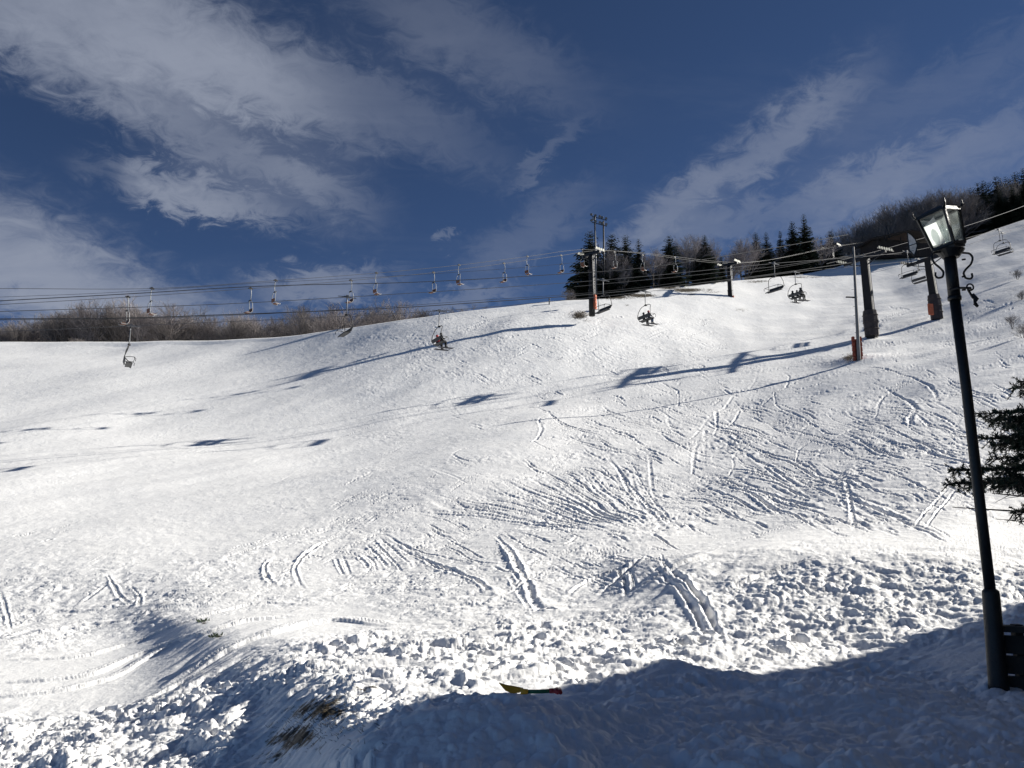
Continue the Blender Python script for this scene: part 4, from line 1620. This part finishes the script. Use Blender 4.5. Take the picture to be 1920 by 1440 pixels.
def back_z(X, Y):
    """height of the land behind the crest at a point"""
    px0 = 960 + F * (X / Y) * .97
    for _ in range(3):
        cy_ = float(crest(np.array([px0]))[0])
        v = (720 - cy_) / F
        px0 = 960 + F * (X / Y) * (cp - v * sp)
    i = int(np.clip(np.searchsorted(cols, px0), 0, len(cols) - 1))
    Y0 = float(VY[i, NB])
    if Y <= Y0:
        return ground_z(X, Y)
    ys = VY[i, :NB + 1][::-1]
    zs = VZ[i, :NB + 1][::-1]
    return float(np.interp(Y, ys, zs))


def tree(kind, px, top, Y, label, w=1.0, group=None, k=None, cat='tree'):
    x, _, z = ray(px, top)
    X, Zt = x * Y, z * Y
    zb = back_z(X, Y)
    h = max(1.0, Zt - zb)
    pr = {'fir': CON, 'bare': BARE, 'pale': BARE_PALE, 'birch': BIRCH, 'bush': BUSH}[kind]
    nm = {'fir': 'fir_tree', 'bare': 'bare_tree', 'pale': 'bare_tree', 'birch': 'birch_tree', 'bush': 'bush'}[kind]
    p = pr[(k if k is not None else rr_.randrange(len(pr))) % len(pr)]
    return plant(p, nm, (X, Y, zb), h, w, label, cat, group)


GF = 'firs along the crest'
for (px, top, Y, w, k_, lab) in [
    (1106, 432, 126, 1.2, 4, 'broad dark fir standing behind the floodlight mast, leftmost fir on the crest'),
    (1147, 438, 125, 1.25, 2, 'dark round-topped fir partly hidden by the white birch stems'),
    (1172, 440, 126, 1.15, 0, 'dark pointed fir, third from the left in the first clump'),
    (1197, 448, 127, 1.15, 1, 'slender dark fir closing the right end of the first clump'),
    (1254, 441, 128, 1.0, 2, 'lone dark cone-shaped fir between two pale bare trees'),
    (1305, 464, 132, .9, 1, 'smaller fir leaning against the left of a taller pointed one'),
    (1321, 440, 132, .9, 0, 'tall pointed fir with a smaller one at its left foot'),
    (1352, 480, 133, 1.0, 3, 'small low fir just left of the slim pylon in the gap'),
    (1416, 435, 144, .85, 0, 'pointed fir, first to the right of the slim pylon gap'),
    (1436, 435, 145, .85, 1, 'pointed fir, second to the right of the slim pylon gap'),
    (1462, 432, 146, .9, 3, 'thin greyish fir left of the two tallest crest firs'),
    (1484, 414, 147, .85, 0, 'tall dark fir, left of the two tallest on the crest'),
    (1506, 401, 148, .85, 1, 'tallest fir on the crest with open layered branches'),
    (1539, 444, 156, .8, 3, 'short dark fir between the tallest fir and the short far pylon'),
    (1556, 432, 160, .85, 2, 'dark fir directly behind the short far pylon'),
]:
    tree('fir', px, top, Y, lab, w * (1.22 if px > 1200 else 1.0), GF, k_)
GD = 'dark conifers at the upper right'
for i, (px, top, Y, w) in enumerate([(1802, 362, 178, .8), (1818, 352, 180, .85), (1832, 342, 180, .85), (1842, 338, 184, .8), (1852, 342, 180, .9), (1866, 330, 182, .9), (1874, 340, 190, .9),
                                     (1884, 331, 182, .9), (1893, 334, 188, .9), (1902, 322, 184, 1.0), (1917, 315, 184, 1.0), (1930, 318, 190, 1.0), (1945, 310, 186, 1.0),
                                     (1825, 368, 172, 1.0), (1850, 362, 172, 1.0), (1872, 356, 172, 1.1), (1896, 348, 172, 1.1), (1918, 340, 172, 1.1), (1808, 385, 172, 1.0), (1838, 380, 170, 1.1), (1862, 378, 170, 1.1), (1885, 368, 170, 1.1), (1908, 362, 170, 1.1)]):
    lab = 'dark conifer in the dense stand at the upper right corner of the slope'
    if i == 0:
        lab = 'leftmost dark conifer of the stand right behind the lantern top'
    elif i == 10:
        lab = 'tallest dark conifer, cut by the right edge at the top of the stand'
    tree('fir', px, top, Y, lab, w * 1.15, GD, [0, 1, 2][i % 3])

GL = 'bare trees behind the left crest'
env = [(0, 618), (25, 616), (60, 607), (90, 597), (120, 590), (150, 586), (185, 582), (220, 579), (260, 577), (290, 577), (312, 584), (332, 614), (350, 616), (370, 608), (400, 594),
       (440, 591), (480, 604), (520, 608), (560, 590), (600, 585), (650, 584), (690, 596), (732, 571), (765, 582)]
ex, ey = [e[0] for e in env], [e[1] for e in env]
x = -30.0
while x < 772:
    for row in range(2):
        xx = x + rr_.uniform(-6, 6) + row * 8
        if xx > 772:
            continue
        top = float(np.interp(xx, ex, ey)) - 13 + rr_.uniform(-12, 12) + row * 3
        Y = 136 + row * 9 + rr_.uniform(-3, 3)
        if xx < 90:
            lab = 'low bare brown tree at the far left end of the tree line'
        elif xx < 335:
            lab = 'bare brown tree in the tallest rounded thicket at the left'
        elif xx < 500:
            lab = 'bare brown tree in the lower middle of the left tree line'
        elif xx < 700:
            lab = 'bare brown tree behind the crest under the tilted empty chair'
        else:
            lab = 'bare brown tree at the right end of the left tree line'
        tree('pale' if rr_.random() < .35 else 'bare', xx, top, Y, lab, rr_.uniform(.8, 1.25), GL)
    x += 24
for px, top, w, lab in [(790, 585, 1.8, 'low bare bush on the crest left of the red-jacketed rider'), (806, 583, 1.8, 'low brown bush on the crest above the red-jacketed rider'),
                        (862, 579, 2.2, 'flat brown bush on the crest right of the riders in red and black'), (1068, 541, 1.2, 'small round bare bush alone on the crest left of the floodlight mast')]:
    tree('bush', px, top, 116 if px < 1000 else 114, lab, w, None, cat='bush')
tree('bush', 142, 633, 126, 'tiny dark bush poking up on the left crest', 1.3, None, cat='bush')

GP = 'pale bare trees between the firs'
for px, top, Y, w, k_, lab in [(1222, 462, 124, .8, 'pale', 'pale bare tree left of the lone cone-shaped fir'), (1232, 470, 126, .8, 'pale', 'thin pale bare tree touching the lone fir on its left'),
                               (1284, 440, 132, 1.0, 'pale', 'grey bare tree between the lone fir and the tall pointed fir'), (1296, 438, 134, .9, 'pale', 'grey bare tree behind the smaller leaning fir'),
                               (1336, 446, 134, .9, 'pale', 'pale bare tree right of the tall pointed fir'), (1366, 458, 138, 1.0, 'pale', 'pale bare tree behind the slim pylon in the gap'),
                               (1386, 438, 142, .9, 'pale', 'tall pale bare tree right of the slim pylon in the gap'), (1396, 450, 144, 1.0, 'pale', 'pale bare tree against the first fir right of the gap'),
                               (1450, 460, 146, 1.1, 'pale', 'bare tree between the pointed firs right of the gap'), (1524, 436, 148, 1.0, 'pale', 'bare tree just right of the tallest crest fir'),
                               (1240, 480, 130, 1.0, 'bare', 'brown bare tree low behind the lone fir'), (1345, 470, 138, 1.2, 'bare', 'brown bare tree behind the small low fir'),
                               (1310, 470, 136, 1.2, 'bare', 'brown bare tree behind the pair of firs left of the gap'), (1490, 450, 150, 1.2, 'bare', 'brown bare tree behind the two tallest firs')]:
    tree(k_, px, top, Y, lab, w, GP)
tree('birch', 1150, 462, 124, 'white-stemmed birch with several trunks right of the floodlight mast', .75, None, 0)
tree('birch', 1124, 470, 125, 'thin brown-crowned birch between the mast and the round-topped fir', .6, None, 1)
tree('birch', 1522, 470, 149, 'small white birch at the foot of the tallest crest fir', .7, None, 2)
GH = 'bare wood on the hill at the right'
for i, (px, top) in enumerate([(1566, 432), (1580, 421), (1592, 420), (1604, 416), (1618, 405), (1630, 399), (1642, 394), (1655, 386), (1668, 382), (1680, 378), (1692, 373), (1704, 370),
                               (1716, 364), (1728, 360), (1742, 353), (1756, 351), (1770, 346), (1784, 348), (1798, 350), (1812, 348), (1828, 348), (1846, 346), (1862, 340), (1880, 336)]):
    Yb_ = 168 + rr_.uniform(0, 8) + (14 if px > 1790 else 0)
    lab = 'bare brown tree in the wood rising behind the lift station' if px < 1700 else 'bare brown tree in the wood above and behind the lantern'
    tree('bare' if i % 3 else 'pale', px, top, Yb_, lab, rr_.uniform(.8, 1.1), GH)
    if i % 2 == 0:
        tree('bare', px + 6, top + 26, Yb_ - 7, lab, 1.2, GH)
for px, top, Y, lab in [(1908, 500, 128, 'leafless shrub at the right edge, highest one on the slope'), (1916, 540, 116, 'leafless shrub at the right edge below the highest one'),
                        (1898, 590, 103, 'leafless shrub poking through snow near the right edge'), (1918, 610, 98, 'leafless shrub at the right edge, lowest of the four')]:
    g = ground_at(px, top + 25)
    plant(BUSH[rr_.randrange(2)], 'shrub', g, 1.6, 1.0, lab, 'shrub', 'leafless shrubs at the right edge of the slope')
print('trees', time.time() - T0)

# ------------------------------------------------------------------ lamp post (near)
LY = 8.45
lb = at(1872, 1290, LY)
ltop = at(1779, 468, LY)
t = thing('lamp_post', 'tall black lamp post with a tapered four-sided glass lantern at the right', 'lamp post', (lb.x, lb.y, lb.z))
O = Vector((lb.x, lb.y, lb.z))
tp = ltop - O
mid_ = at(1856, 1105, LY) - O
pm = tp * 0 + mid_


def lp(px, py):
    return at(px, py, LY) - O


b = MB()
b.tube([lp(1857, 1110), lp(1838, 950), lp(1812, 730), lp(1790, 560)], [.052, .051, .050, .052], 20)
b.tube([lp(1790, 560), lp(1779.5, 470)], [.060, .060], 20)
b.tube([lp(1790, 563), lp(1789.6, 556)], [.067, .067], 20)
b.build('pole', black_paint, t, True)
b = MB()
b.tube([lp(1874, 1310), lp(1872, 1280), lp(1858, 1115), lp(1857.3, 1108), lp(1857, 1104)], [.100, .090, .080, .077, .054], 20)
b.build('pole_sleeve', black_paint, t, True)
# lantern: square, wider at the top, one corner towards the camera
LC = lp(1782, 470)
rotl = R(33)
iron = black_paint
hb, ht, LH = .160, .212, .37
TL = Matrix.Rotation(R(-13), 3, 'Y')


def corner(k, z):
    f = z / LH
    w = hb + (ht - hb) * f
    a = rotl + math.pi / 4 + k * math.pi / 2
    return LC + TL @ Vector((math.cos(a) * w, math.sin(a) * w, z + .05))


b = MB()
for k_ in range(4):
    b.bar(corner(k_, 0), corner(k_, LH), .026)
    b.bar(corner(k_, 0), corner(k_ + 1, 0), .03)
    b.bar(corner(k_, LH), corner(k_ + 1, LH), .034)
bottom = [corner(k_, -.01) for k_ in range(4)]
bot2 = [corner(k_, -.045) * 1 for k_ in range(4)]
b.add(bottom + bot2, [(0, 1, 2, 3), (7, 6, 5, 4), (0, 4, 5, 1), (1, 5, 6, 2), (2, 6, 7, 3), (3, 7, 4, 0)])
b.tube([LC + Vector((0, 0, -.08)), LC + Vector((0, 0, 0))], [.08, .14], 16)
b.build('lantern_frame', iron, t)
gm = bpy.data.materials.new('old lantern glass')
gm.use_nodes = True
g = NT(gm.node_tree)
pb = g.n['Principled BSDF']
g.n.remove(pb)
out = g.n['Material Output']
tcg = g.new('ShaderNodeTexCoord')
tr_ = g.new('ShaderNodeBsdfTransparent')
tr_.inputs[0].default_value = (.90, .93, .92, 1)
df = g.new('ShaderNodeBsdfTranslucent')
df.inputs[0].default_value = (.55, .60, .58, 1)
gl = g.new('ShaderNodeBsdfGlossy')
gl.inputs['Roughness'].default_value = .06
m1 = g.new('ShaderNodeMixShader')
g.link(g.mapr(g.noise(tcg.outputs['Object'], 6, 5, .6), -.0 + .3, .7, .10, .28), m1.inputs[0])
g.link(tr_.outputs[0], m1.inputs[1])
g.link(df.outputs[0], m1.inputs[2])
m2_ = g.new('ShaderNodeMixShader')
m2_.inputs[0].default_value = .12
g.link(m1.outputs[0], m2_.inputs[1])
g.link(gl.outputs[0], m2_.inputs[2])
g.link(m2_.outputs[0], out.inputs['Surface'])
for k_ in range(4):
    b = MB()
    cs = [corner(k_, .015), corner(k_ + 1, .015), corner(k_ + 1, LH - .015), corner(k_, LH - .015)]
    ctr = sum(cs, Vector()) / 4
    cs = [c + (ctr - c) * .06 for c in cs]
    nrm = (cs[1] - cs[0]).cross(cs[3] - cs[0]).normalized() * .003
    b.add(cs, [(0, 1, 2, 3)])
    b.build('glass_pane', gm, t)
b = MB()
TC_ = LC + TL @ Vector((0, 0, LH + .05))
cs = [corner(k_, LH + .012) + (corner(k_, LH) - TC_) * .10 for k_ in range(4)]
low_ = [c + Vector((0, 0, -.012)) for c in cs]
inn = [TC_ + (c - TC_) * .5 + TL @ Vector((0, 0, .05)) for c in cs]
b.add(cs + inn + low_, [(0, 1, 5, 4), (1, 2, 6, 5), (2, 3, 7, 6), (3, 0, 4, 7), (4, 5, 6, 7), (11, 10, 9, 8)])
for k_ in range(4):
    c_ = cs[k_]
    o_ = (c_ - TC_)
    o_.z = 0
    o_.normalize()
    b.tube([c_, c_ + o_ * .02 + Vector((0, 0, .03)), c_ + o_ * .015 + Vector((0, 0, .085))], [.016, .012, .003], 6)
b.build('lantern_roof', iron, t)
# bulb, then the white card added for the light patch on the pane
b = MB()
b.tube([LC + TL @ Vector((0, 0, .03 + z_)) for z_ in (.0, .06, .10, .16, .21, .25, .27)], [.016, .018, .022, .036, .036, .024, .006], 14)
b.build('bulb', gm, t, True)
wm = bpy.data.materials.new('light patch white')
wm.use_nodes = True
g = NT(wm.node_tree)
g.n.remove(g.n['Principled BSDF'])
tl = g.new('ShaderNodeBsdfTranslucent')
tl.inputs[0].default_value = (.97, .97, .97, 1)
dfu = g.new('ShaderNodeBsdfDiffuse')
dfu.inputs[0].default_value = (.85, .85, .85, 1)
mx = g.new('ShaderNodeMixShader')
mx.inputs[0].default_value = .12
g.link(tl.outputs[0], mx.inputs[1])
g.link(dfu.outputs[0], mx.inputs[2])
g.link(mx.outputs[0], g.n['Material Output'].inputs['Surface'])
# which side faces left towards the camera
best = min(range(4), key=lambda k_: ((corner(k_, .2) + corner(k_ + 1, .2)) / 2 - LC).x + .6 * ((corner(k_, .2) + corner(k_ + 1, .2)) / 2 - LC).y)
A0, A1 = corner(best, .0), corner(best + 1, .0)
B0, B1 = corner(best, LH), corner(best + 1, LH)
if A0.x > A1.x:
    A0, A1, B0, B1 = A1, A0, B1, B0
inw = (A1 - A0).cross(B0 - A0)
if inw.dot(LC + Vector((0, 0, .2)) - A0) < 0:
    inw = -inw
inw.normalize()


def onface(u, v):
    p = (A0 * (1 - u) + A1 * u) * (1 - v) + (B0 * (1 - u) + B1 * u) * v
    return p - inw * .010


cs = [onface(.10, .12), onface(.66, .06), onface(.58, .88), onface(.10, .72)]  # added card in place of the bright glint on the left pane
b = MB()
b.add(cs, [(0, 1, 2, 3)])
b.build('light_patch_card', wm, t)


def scroll(c, sx_, sgn_=1):
    """S-shaped scroll between lantern floor and pole"""
    pts = []
    for i in range(26):
        f = i / 25
        if f < .5:
            a = math.pi * 1.15 * (f / .5)
            pts.append((sx_ * (.055 - .055 * math.cos(a) + .0), .02 * sgn_, -.0 - .075 * math.sin(a * .5) * f * 2))
    base = []
    P = [(0, 0), (.07, -.005), (.105, -.05), (.085, -.11), (.035, -.16), (.005, -.205), (.02, -.25), (.06, -.26), (.085, -.235), (.082, -.205)]
    tt_ = np.linspace(0, 1, 28)
    xs = pchip(np.linspace(0, 1, len(P)), [p[0] for p in P], tt_)
    zs = pchip(np.linspace(0, 1, len(P)), [p[1] for p in P], tt_)
    return [Vector(c) + Vector((sx_ * xs[i] * 1.1, 0, zs[i] * 1.1)) for i in range(28)]


MB().tube(scroll(LC + Vector((.10, -.02, -.03)), 1), .011, 8).build('scroll_bracket', iron, t, True)
MB().tube(scroll(LC + Vector((-.10, -.02, -.02)), -1), .011, 8).build('scroll_bracket', iron, t, True)
b = MB()
hk = lp(1801, 545)
b.tube([hk + Vector((-.12, -.02, 0)), hk + Vector((-.08, -.10, 0)), hk + Vector((.05, -.10, 0)), hk + Vector((.10, -.02, .0))], .012, 6)
b.tube([hk + Vector((.07 + .035 * math.cos(a), -.06, .02 + .035 * math.sin(a))) for a in np.linspace(0, 6.28, 14)], .008, 6)
b.bar(hk + Vector((.05, -.05, 0)), hk + Vector((.09, -.06, -.10)), .018)
b.tube([hk + Vector((.09, -.06, -.05)), hk + Vector((.12, -.06, -.11)), hk + Vector((.10, -.06, -.15))], [.012, .028, .012], 8)
b.tube([hk + Vector((.10, -.06, -.15)), hk + Vector((.13, -.06, -.19))], [.02, .014], 8)
b.build('clamp', steel_dark, t)
for py_ in (468, 500, 525):
    MB().tube([lp(1786, py_ + 20) + Vector((.09, -.02, 0)), lp(1786, py_ + 20) + Vector((.125, -.02, .005))], .010, 6).build('bolt', steel_dark, t)

# timber fence beside the lamp foot
plank = mat('dark wet timber boards', (0.022, 0.020, 0.016), .8, 0, .5, 3.0, .5, 25)
fa = at(1868, 1292, 8.55)
d_ = Vector((1.0, -.62, 0)).normalized()
t = thing('board_fence', 'low dark board fence starting at the foot of the lamp post', 'fence', (fa.x, fa.y, fa.z))
b = MB()
hF = .50
for i in range(3):
    b.bar(Vector((0, 0, .05 + i * .19)) + d_ * .06, Vector((0, 0, .05 + i * .19)) + d_ * 3.4, .035, .17)
b.build('board', plank, t)
MB().bar(Vector((0, 0, hF + .08)), d_ * 3.45 + Vector((0, 0, hF + .08)), .14, .06).build('top_rail', plank, t)
for q in (.25, 1.3, 2.4, 3.3):
    MB().bar(d_ * q + Vector((0, .05, -.3)), d_ * q + Vector((0, .05, hF + .12)), .08).build('post', plank, t)

# ------------------------------------------------------------------ fir at the right edge (near)
fx = Vector((6.9, 9.6, ground_z(6.9, 9.6)))
t = thing('fir_tree', 'near fir reaching in from the right edge with dark needle sprays behind the lamp post', 'tree', fx)
MB().tube([(0, 0, -.3), (0, 0, 1.5), (.03, 0, 3.2), (.02, 0, 5.2)], [.13, .11, .07, .01], 12).build('trunk', bark, t, True)
rn = random.Random(9)
fn = mat('near fir needles', (0.018, 0.034, 0.016), .6, 0, .5, 5)
nb_, st_ = MB(), MB()


def needles(p, q, r_=.034, dens=180):
    L = (q - p).length
    d = (q - p).normalized()
    n = int(dens * L)
    for i in range(n):
        f = rn.random()
        c = p + (q - p) * f
        a = rn.uniform(0, 6.283)
        x = d.orthogonal().normalized()
        y = d.cross(x)
        o = (x * math.cos(a) + y * math.sin(a))
        o = (o * 1.0 + Vector((0, 0, .25)) + d * .7).normalized()
        s = o.cross(d).normalized() * .0055
        tip = c + o * r_ * rn.uniform(.8, 1.2)
        nb_.add([c - s, c + s, tip + s * .6, tip - s * .6], [(0, 1, 2, 3)])


def spray(p, q, lat=.30, r_=.038, twigs=True, bare=False):
    """one branch from p to its tip q: side shoots in a flat fan, needles all along"""
    st_.tube([p, p * .5 + q * .5 + Vector((0, 0, -.03)), q], [.022, .013, .004], 5)
    if bare:
        for i in range(5):
            f = rn.uniform(.3, .95)
            c = p + (q - p) * f
            d = (q - p).normalized()
            st_.tube([c, c + (d * .15 + Vector((rn.uniform(-.1, .1), rn.uniform(-.15, .15), rn.uniform(-.10, .10)))) * 1.0], [.005, .002], 4)
        return
    d = (q - p)
    L = d.length
    d.normalize()
    side = d.cross(Vector((0, 0, 1))).normalized()
    n = int(L / .075)
    for i in range(n):
        f = .18 + .82 * i / n
        c = p + (q - p) * f + Vector((0, 0, -.03 * math.sin(f * 3.14)))
        for sg in (-1, 1):
            l = lat * (1 - f) * rn.uniform(.6, 1.1) + .07
            e = c + (side * sg * .75 + d * .75).normalized() * l + Vector((0, 0, rn.uniform(-.14, .08)))
            st_.tube([c, e], [.006, .003], 4)
            needles(c, e, r_)
            if l > .16:
                for g_ in (.4, .7):
                    c2 = c + (e - c) * g_
                    for s2 in (-1, 1):
                        e2 = c2 + ((e - c).normalized() * .7 + side * s2 * .4 + d * .4 * s2).normalized() * l * .35
                        needles(c2, e2, r_)
    needles(p + (q - p) * .2, q, r_, 220)


def w2(px, py, Y):
    return at(px, py, Y) - fx


# main boughs reaching left (tips measured in the view) and many round the rest of the tree
boughs = [((1830, 776), 9.4, 3.0, .34), ((1855, 790), 9.8, 2.95, .3), ((1834, 822), 9.2, 2.7, .34), ((1850, 862), 9.5, 2.5, .34),
          ((1779, 882), 9.0, 2.35, .30), ((1770, 908), 9.25, 2.2, .30), ((1800, 905), 9.7, 2.2, .32), ((1868, 905), 9.0, 2.25, .3), ((1858, 835), 10.1, 2.75, .34),
          ((1893, 728), 9.5, 3.25, .26), ((1906, 716), 9.3, 3.4, .24), ((1895, 960), 8.9, 1.85, .22), ((1870, 880), 10.2, 2.4, .34), ((1885, 800), 9.0, 2.9, .34)]
for (pp, Y, zt, lat) in boughs + [((p0[0] + dx_, p0[1] + dy_), y0 + .25, z0, l0) for (p0, y0, z0, l0) in boughs[:3] for dx_, dy_ in ((24, 12),)]:
    q = w2(pp[0], pp[1], Y)
    p = Vector((0.02, 0, q.z + .10 + rn.uniform(0, .1)))
    spray(p, q, lat)
for i in range(24):
    a = rn.uniform(-1.0, 1.2)       # the far and right sides of the trunk
    z = rn.uniform(1.5, 4.9)
    L = 1.5 * (1 - z / 5.4) + .2
    q = Vector((math.cos(a) * L, math.sin(a) * L, z - .15))
    spray(Vector((0, 0, z)), q, .25)
for (pp, Y) in [((1786, 951), 9.3), ((1800, 818), 9.5), ((1860, 925), 9.0), ((1886, 975), 9.2)]:
    q = w2(pp[0], pp[1], Y)
    spray(Vector((0, 0, q.z - .05)), q, bare=True)
nb_.build('needles', fn, t)
st_.build('branches', bark, t)
print('near fir faces', len(nb_.f), time.time() - T0)

# small evergreen sprigs through the snow at the bank
for px, py, lab in [(381, 1166, 'small green sprig poking out of the snow at the top of the left bank'), (408, 1192, 'tiny green twigs in the snow below the bank-top sprig')]:
    g = surf(px, py)
    b = MB()
    r_ = random.Random(px)
    for i in range(45):
        a, e = r_.uniform(0, 6.28), r_.uniform(.3, 1.2)
        d = Vector((math.cos(a) * math.cos(e), math.sin(a) * math.cos(e), math.sin(e)))
        L = r_.uniform(.06, .17)
        c0_ = Vector((r_.uniform(-.13, .13), r_.uniform(-.1, .1), -.04))
        s = d.orthogonal().normalized() * .02
        b.add([c0_, c0_ + d * L * .6 + s, c0_ + d * L, c0_ + d * L * .6 - s], [(0, 1, 2, 3)])
    o = b.build('sprig', needle)
    o.location = g
    tag(o, lab, 'sprig')

# dry grass on the bare earth of the left bank
b = MB()
r_ = random.Random(77)
for i in range(420):
    px, py = r_.gauss(605, 42), r_.gauss(1350, 26)
    if (px - 605) * .45 + (py - 1350) < -38:
        continue
    g = surf(px, py)
    d = Vector((r_.uniform(-1, .1), r_.uniform(-.8, .2), r_.uniform(.1, .8))).normalized()
    L = r_.uniform(.02, .07)
    s = d.orthogonal().normalized() * .003
    b.add([g - s, g + s, g + d * L], [(0, 1, 2)])
o = b.build('dry_grass', mat('dry grass', (0.05, 0.04, 0.022), .9, 0, .4, 10))
tag(o, 'dry brown grass on the bare earth of the left bank', 'grass')
o['kind'] = 'stuff'

# scrub litter under the firs and pylon
for (px, py, rx, ry, n, lab) in [(1087, 590, 16, 5, 260, 'dry brown scrub left of the first slim pylon foot'), (1596, 672, 16, 8, 220, 'dry dark scrub left of the utility pole foot')]:
    b = MB()
    for i in range(n):
        g = surf(r_.gauss(px, rx * .5), r_.gauss(py, ry * .5))
        d = Vector((r_.uniform(-1, 1), r_.uniform(-1, 1), r_.uniform(.1, 1))).normalized()
        L = r_.uniform(.2, .6)
        s = d.orthogonal().normalized() * .03
        b.add([g - s, g + s, g + d * L], [(0, 1, 2)])
    o = b.build('scrub', mat('scrub stems', (0.07, 0.048, 0.03), .9, 0, .4, 2))
    tag(o, lab, 'scrub')
    o['kind'] = 'stuff'
g = surf(1029, 572)
o = MB().tube([(0, 0, -.2), (0, 0, .75)], [.09, .08], 8).tube([(0, 0, .70), (0, 0, .82)], [.13, .13], 8).build('marker_post', galv)
o.location = g
tag(o, 'short grey marker post on the crest left of the first slim pylon', 'marker post')

# snow clods lying loose along the shovelled edge: each its own, the large ones only
# ------------------------------------------------------------------ toy snow shovel
sA = surf(945, 1300)
sB = surf(1048, 1303)
yel = mat('yellow plastic', (0.80, 0.38, 0.02), .4, 0, .15, 8)
grn = mat('green plastic', (0.01, 0.10, 0.04), .4, 0, .15, 8)
redp = mat('red plastic', (0.40, 0.03, 0.03), .4, 0, .15, 8)
mid_p = (sA + sB) / 2
mid_p.y = min(surf(float(q), 1309.0).y for q in range(935, 1052, 6)) - .02
t = thing('toy_snow_shovel', 'small snow shovel with yellow blade, green shaft and red handle lying on the snow', 'shovel', mid_p)
Dr = 0.0


def sh(px, py, up=0.0):
    q = surf(px, py)
    v = at(px, py, mid_p.y - .02) - mid_p
    return v + Vector((0, 0, up))


blade = [sh(934, 1294), sh(948, 1297.5), sh(966, 1300), sh(982, 1303), sh(975, 1309.5), sh(960, 1311), sh(947, 1306)]
off = Vector((0, .10, .03))
b = MB()
n = len(blade)
th = Vector((0, .016, .004))
blade = [v + Vector((0, max(0, v.z) * 1.2, 0)) for v in blade]
back = [v + Vector((0, .17, .05 if i in (0, 1, 6) else .02)) for i, v in enumerate(blade)]
b.add(blade + [v + th for v in blade], [tuple(range(n))[::-1], tuple(range(n, 2 * n))] + [(i, (i + 1) % n, n + (i + 1) % n, n + i) for i in range(n)])
b.build('blade', yel, t)
MB().tube([sh(976, 1304, .03), sh(990, 1304, .03)], [.024, .02], 10).build('socket', yel, t, True)
MB().tube([sh(986, 1304, .03), sh(1010, 1304, .03), sh(1034, 1302.5, .03)], .016, 10).build('shaft', grn, t, True)
b = MB()
h0, h1 = sh(1030, 1302.5, .03), sh(1050, 1302.5, .03)
b.tube([h0, h0 * .6 + h1 * .4], [.019, .021], 10)
b.tube([h0 * .6 + h1 * .4, h1 + Vector((-.02, .07, 0)), h1 + Vector((0, .07, 0)), h1, h1 + Vector((0, -.07, 0)), h1 + Vector((-.02, -.07, 0)), h0 * .6 + h1 * .4], .017, 8)
b.build('handle', redp, t, True)

# ------------------------------------------------------------------ unseen building beside the camera, its outline shaped to cast the foreground shade
wallm = mat('cream render', (0.34, 0.30, 0.25), .85, 0, .12, 1.0, .3, 30)
woodm = mat('brown timber cladding', (0.09, 0.05, 0.03), .8, 0, .3, 3, .4, 15)
glassm = mat('dark window glass', (0.03, 0.04, 0.05), .08, 0, .1, 3)
roofm = mat('dark sheet roof', (0.05, 0.05, 0.055), .5, .3, .2, 2)
snowroof = SNOW
t = thing('inn', 'unseen cream and timber building beside the viewpoint, shaped to cast the foreground shade', 'building', (0, 0, 0))
ZG, ZR = -2.6, 7.0
ed = Vector((9.3, 9.4, 0)).normalized()
cA = Vector((17.6, 16.2, 0))
pd_ = Vector((ed.y, -ed.x, 0))
LEN = 20.0
corners = [cA - ed * LEN, cA, cA + pd_ * 11, cA - ed * LEN + pd_ * 11]
b = MB()
vs = [c + Vector((0, 0, ZG)) for c in corners] + [c + Vector((0, 0, ZR - .3)) for c in corners]
b.add(vs, [(0, 4, 5, 1), (1, 5, 6, 2), (2, 6, 7, 3), (3, 7, 4, 0)])
b.build('wall', wallm, t)
b = MB()
o1 = [c + Vector((0, 0, ZR - .3)) for c in (corners[0] - ed * .5 - pd_ * .5, corners[1] + ed * .5 - pd_ * .5, corners[2] + ed * .5 + pd_ * .5, corners[3] - ed * .5 + pd_ * .5)]
b.add(o1 + [v + Vector((0, 0, .35)) for v in o1], [(0, 1, 2, 3), (7, 6, 5, 4), (0, 4, 5, 1), (1, 5, 6, 2), (2, 6, 7, 3), (3, 7, 4, 0)])
b.build('roof', roofm, t)
wing = [Vector((18.4, 16.8, 0)), Vector((31, 17.8, 0)), Vector((32, 8, 0)), Vector((21, 7, 0))]  # wing added to carry the edge of the shade farther right
b = MB()
vs = [c + Vector((0, 0, ZG)) for c in wing] + [c + Vector((0, 0, ZR - .75)) for c in wing]
b.add(vs, [(0, 4, 5, 1), (1, 5, 6, 2), (2, 6, 7, 3), (3, 7, 4, 0), (4, 7, 6, 5)])
b.build('wing_wall', woodm, t)
nw_ = 0
for fl in range(3):
    for i in range(7):
        s0 = 1.5 + i * 2.6
        z0 = ZG + 1.6 + fl * 2.9
        c = corners[1] - ed * s0 - pd_ * .04 + Vector((0, 0, z0))
        M = Matrix((ed, pd_, Vector((0, 0, 1)))).transposed()
        w_ = MB().box(c, (1.3, .12, 1.35), M).build('window', glassm, t)
        f_ = MB()
        for sx_ in (-.69, 0, .69):
            f_.box(c + ed * sx_ - pd_ * .03, (.08, .16, 1.5), M)
        for sz_ in (-.71, .71):
            f_.box(c + Vector((0, 0, sz_)) - pd_ * .035, (1.46, .16, .08), M)
        f_.build('frame', woodm, w_)
print('done', time.time() - T0)
